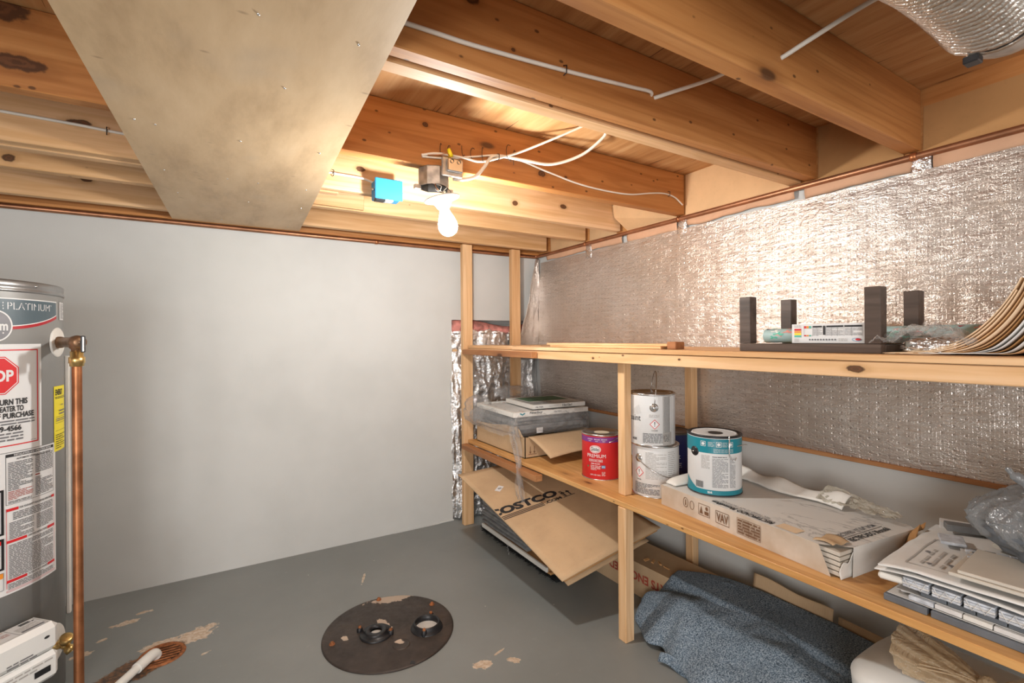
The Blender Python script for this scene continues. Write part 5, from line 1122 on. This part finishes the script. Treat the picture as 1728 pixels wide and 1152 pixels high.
# blue felt moving blanket
t_ = thing('felt_blanket', 'speckled blue-grey felt moving blanket heaped on the floor', 'blanket')
Fp = cr([(1.585, 1.530, 0), (1.500, 1.470, 0), (1.425, 1.330, 0), (1.385, 1.215, 0), (1.375, 1.10, 0), (1.345, .97, 0), (1.33, .82, 0), (1.34, .62, 0)], 8)
Bp = cr([(1.600, 1.535, 0), (1.640, 1.490, 0), (1.740, 1.390, 0), (1.820, 1.270, 0), (1.850, 1.130, 0), (1.858, .97, 0), (1.85, .80, 0), (1.84, .62, 0)], 8)
def lerpP(P, t): k = t*(len(P)-1); i = min(int(k), len(P)-2); return P[i]*(1-(k-i))+P[i+1]*(k-i)
def BLK(u, v):
    f, b = lerpP(Fp, v), lerpP(Bp, v); p = f*(1-u)+b*u
    pk = .028+.150*min(1, (v/.42))**.85 if v < .42 else .178-.02*(v-.42)
    prof_ = math.sin(PI*min(1, u*.62+.02))**.75 if u < .86 else math.sin(PI*(.86*.62+.02))**.75*(1-.25*(u-.86)/.14)
    fold = .013*math.sin(u*9+v*13)*math.sin(PI*u)*min(1, v*4)+.016*frac((p.x*4, p.y*3, 0), 1.6, 3, 3)*min(1, u*6)
    dip = -.060*math.exp(-((u-.78)/.07)**2)*min(1, max(0, (v-.28)*4))+.018*math.exp(-((u-.93)/.06)**2)*min(1, max(0, (v-.3)*4))
    z = pk*prof_+fold+dip; s1_ = min(1, max(0, (p.x-1.60)/.06)); s2_ = min(1, max(0, (v-.10)/.14)); z = max(z, (.176+.25*fold)*s1_*s1_*(3-2*s1_)*s2_); edge = .012*math.sin(v*38)*(1-u)**3+.020*math.sin(v*17+1)*(1-u)**3
    return (p.x+edge, p.y+edge*.3, max(.004+.004*math.sin(v*40)*(u < .02), z))
mesh_obj('blanket', MB().grid(BLK, 90, 150, 'felt', True, .004), t_)
mesh_obj('tucked_fold', MB().grid(lambda u, v: (1.392-.028*u+.02*math.sin(v*5)+.05*v*0, 1.235-.36*v, .008+.060*math.sin(PI*u)*(.5+.5*v)+.006*math.sin(v*19)), 14, 50, 'felt', True, .004), t_)
for u0, va, vb in ((.30, .22, .85), (.10, .14, .55)):
    mesh_obj('seam', MB().tube([Vector(BLK(u0+.04*math.sin(k*.3), va+(vb-va)*k/30))+Vector((0, 0, .0012)) for k in range(31)], .0022, 'navy', 5), t_)

# white bin with a tan bag on top
t_ = thing('white_bin', 'white rounded plastic bin standing under the near end of the shelf', 'bin')
cxb, cyb = 1.560, .415
def BN(u, v):
    a = 2*PI*u; e = 4.0; c_, s_ = math.cos(a), math.sin(a); k = 1/((abs(c_)**e+abs(s_)**e)**(1/e)); return (c_*k, s_*k)
def BW(u, v):
    x, y = BN(u, v); w_ = .165+.02*min(1, v*1.1); r = w_ if v < .9 else w_*math.cos((v-.9)/.1*PI/2*.98); z = .002+.31*min(v, .9)/.9+(.050*math.sin((v-.9)/.1*PI/2) if v > .9 else 0)
    return (cxb+x*r, cyb+y*r*1.25, z)
mesh_obj('body', MB().grid(BW, 72, 40, 'white_plastic', True), t_)
t_ = thing('tan_plastic_bag', 'knotted translucent tan plastic bag lying on the white bin', 'bag')
zt = .3665
def TG(u, v):
    a = 2*PI*v; w_ = 1-u; r_ = .012+.078*w_**.75; n = 1+.13*(1-.4*w_)*math.sin(11*a+2*w_)+.10*ridge((w_, math.cos(a)*1.5, math.sin(a)*1.5), 2.2, 17, 4)
    return (1.475+.030*w_+r_*n*math.cos(a), .376+.150*w_+.02*w_*math.sin(a), zt+.004+max(0, .030-.004*w_+.46*r_*n*math.sin(a)+.012*w_*w_*math.cos(a-2.6)))
    return (1.455+.02*(1-u)+.085*k*n*math.cos(a), .570-L, zt+.004+max(0, .034*k*(1+.9*math.sin(a))*n*.9+.020*(1-u)))
mesh_obj('bag_lobe', MB().grid(lambda u, v: TG(u, v), 50, 110, 'tan_bag', True), t_)
mesh_obj('knot', blob(MB(), (1.475, .372, zt+.034), (.020, .016, .022), 'tan_bag', .2, 2, 4, 4), t_)
mesh_obj('bag_lobe', MB().grid(lambda u, v: (1.485+.05*u+(.012+.105*math.sin(PI*min(1, u*.8))**.8)*math.cos(2*PI*v)*(1+.12*ridge((u*2, math.cos(2*PI*v), math.sin(2*PI*v)), 2.2, 6)), .362-.24*u, max(zt+.004, zt+.030+.02*u+(.010+.050*math.sin(PI*min(1, u*.8))**.8)*math.sin(2*PI*v)*(1+.15*ridge((u*2, math.cos(2*PI*v), math.sin(2*PI*v)), 2.2, 3)))), 50, 60, 'tan_bag', True), t_)
m = MB()
for k in range(9):
    a = -.5+.13*k; m.tube(cr([(1.475, .372, zt+.036+.003*(k % 3)), (1.472+.03*math.sin(a*2), .42, zt+.046+.004*(k % 2)), (1.468+.07*math.sin(a*2), .48, zt+.058-.012*abs(a)*2)], 6), .0022, 'tan_bag', 5)
mesh_obj('gathered_pleat', m, t_)
# ================================================================== ORIGINS: every thing stands at its base, every part at its own middle
def kids(o): return [c for c in bpy.data.objects if c.parent == o]
def wverts(o):
    out = []
    if o.type == 'MESH': out += [v.co for v in o.data.vertices]
    for c in kids(o): out += wverts(c)
    return out
def settle(o, origin):
    """all geometry was written in world space: move the data, not the look"""
    if o.type == 'MESH':
        P = [v.co for v in o.data.vertices]
        if not P: return
        if o.parent is None: c = Vector(((min(p.x for p in P)+max(p.x for p in P))/2, (min(p.y for p in P)+max(p.y for p in P))/2, min(p.z for p in P)))
        else: c = Vector([(min(p[i] for p in P)+max(p[i] for p in P))/2 for i in range(3)])
    else:
        P = wverts(o); c = Vector(((min(p.x for p in P)+max(p.x for p in P))/2, (min(p.y for p in P)+max(p.y for p in P))/2, min(p.z for p in P)))
    ch = kids(o)
    if o.type == 'MESH': o.data.transform(Matrix.Translation(-c))
    o.location = c-origin
    for k in ch: settle(k, c)
for o in [x for x in bpy.data.objects if x.parent is None and x.type in ('MESH', 'EMPTY') and x.get('kind') != 'structure']: settle(o, Vector((0, 0, 0)))
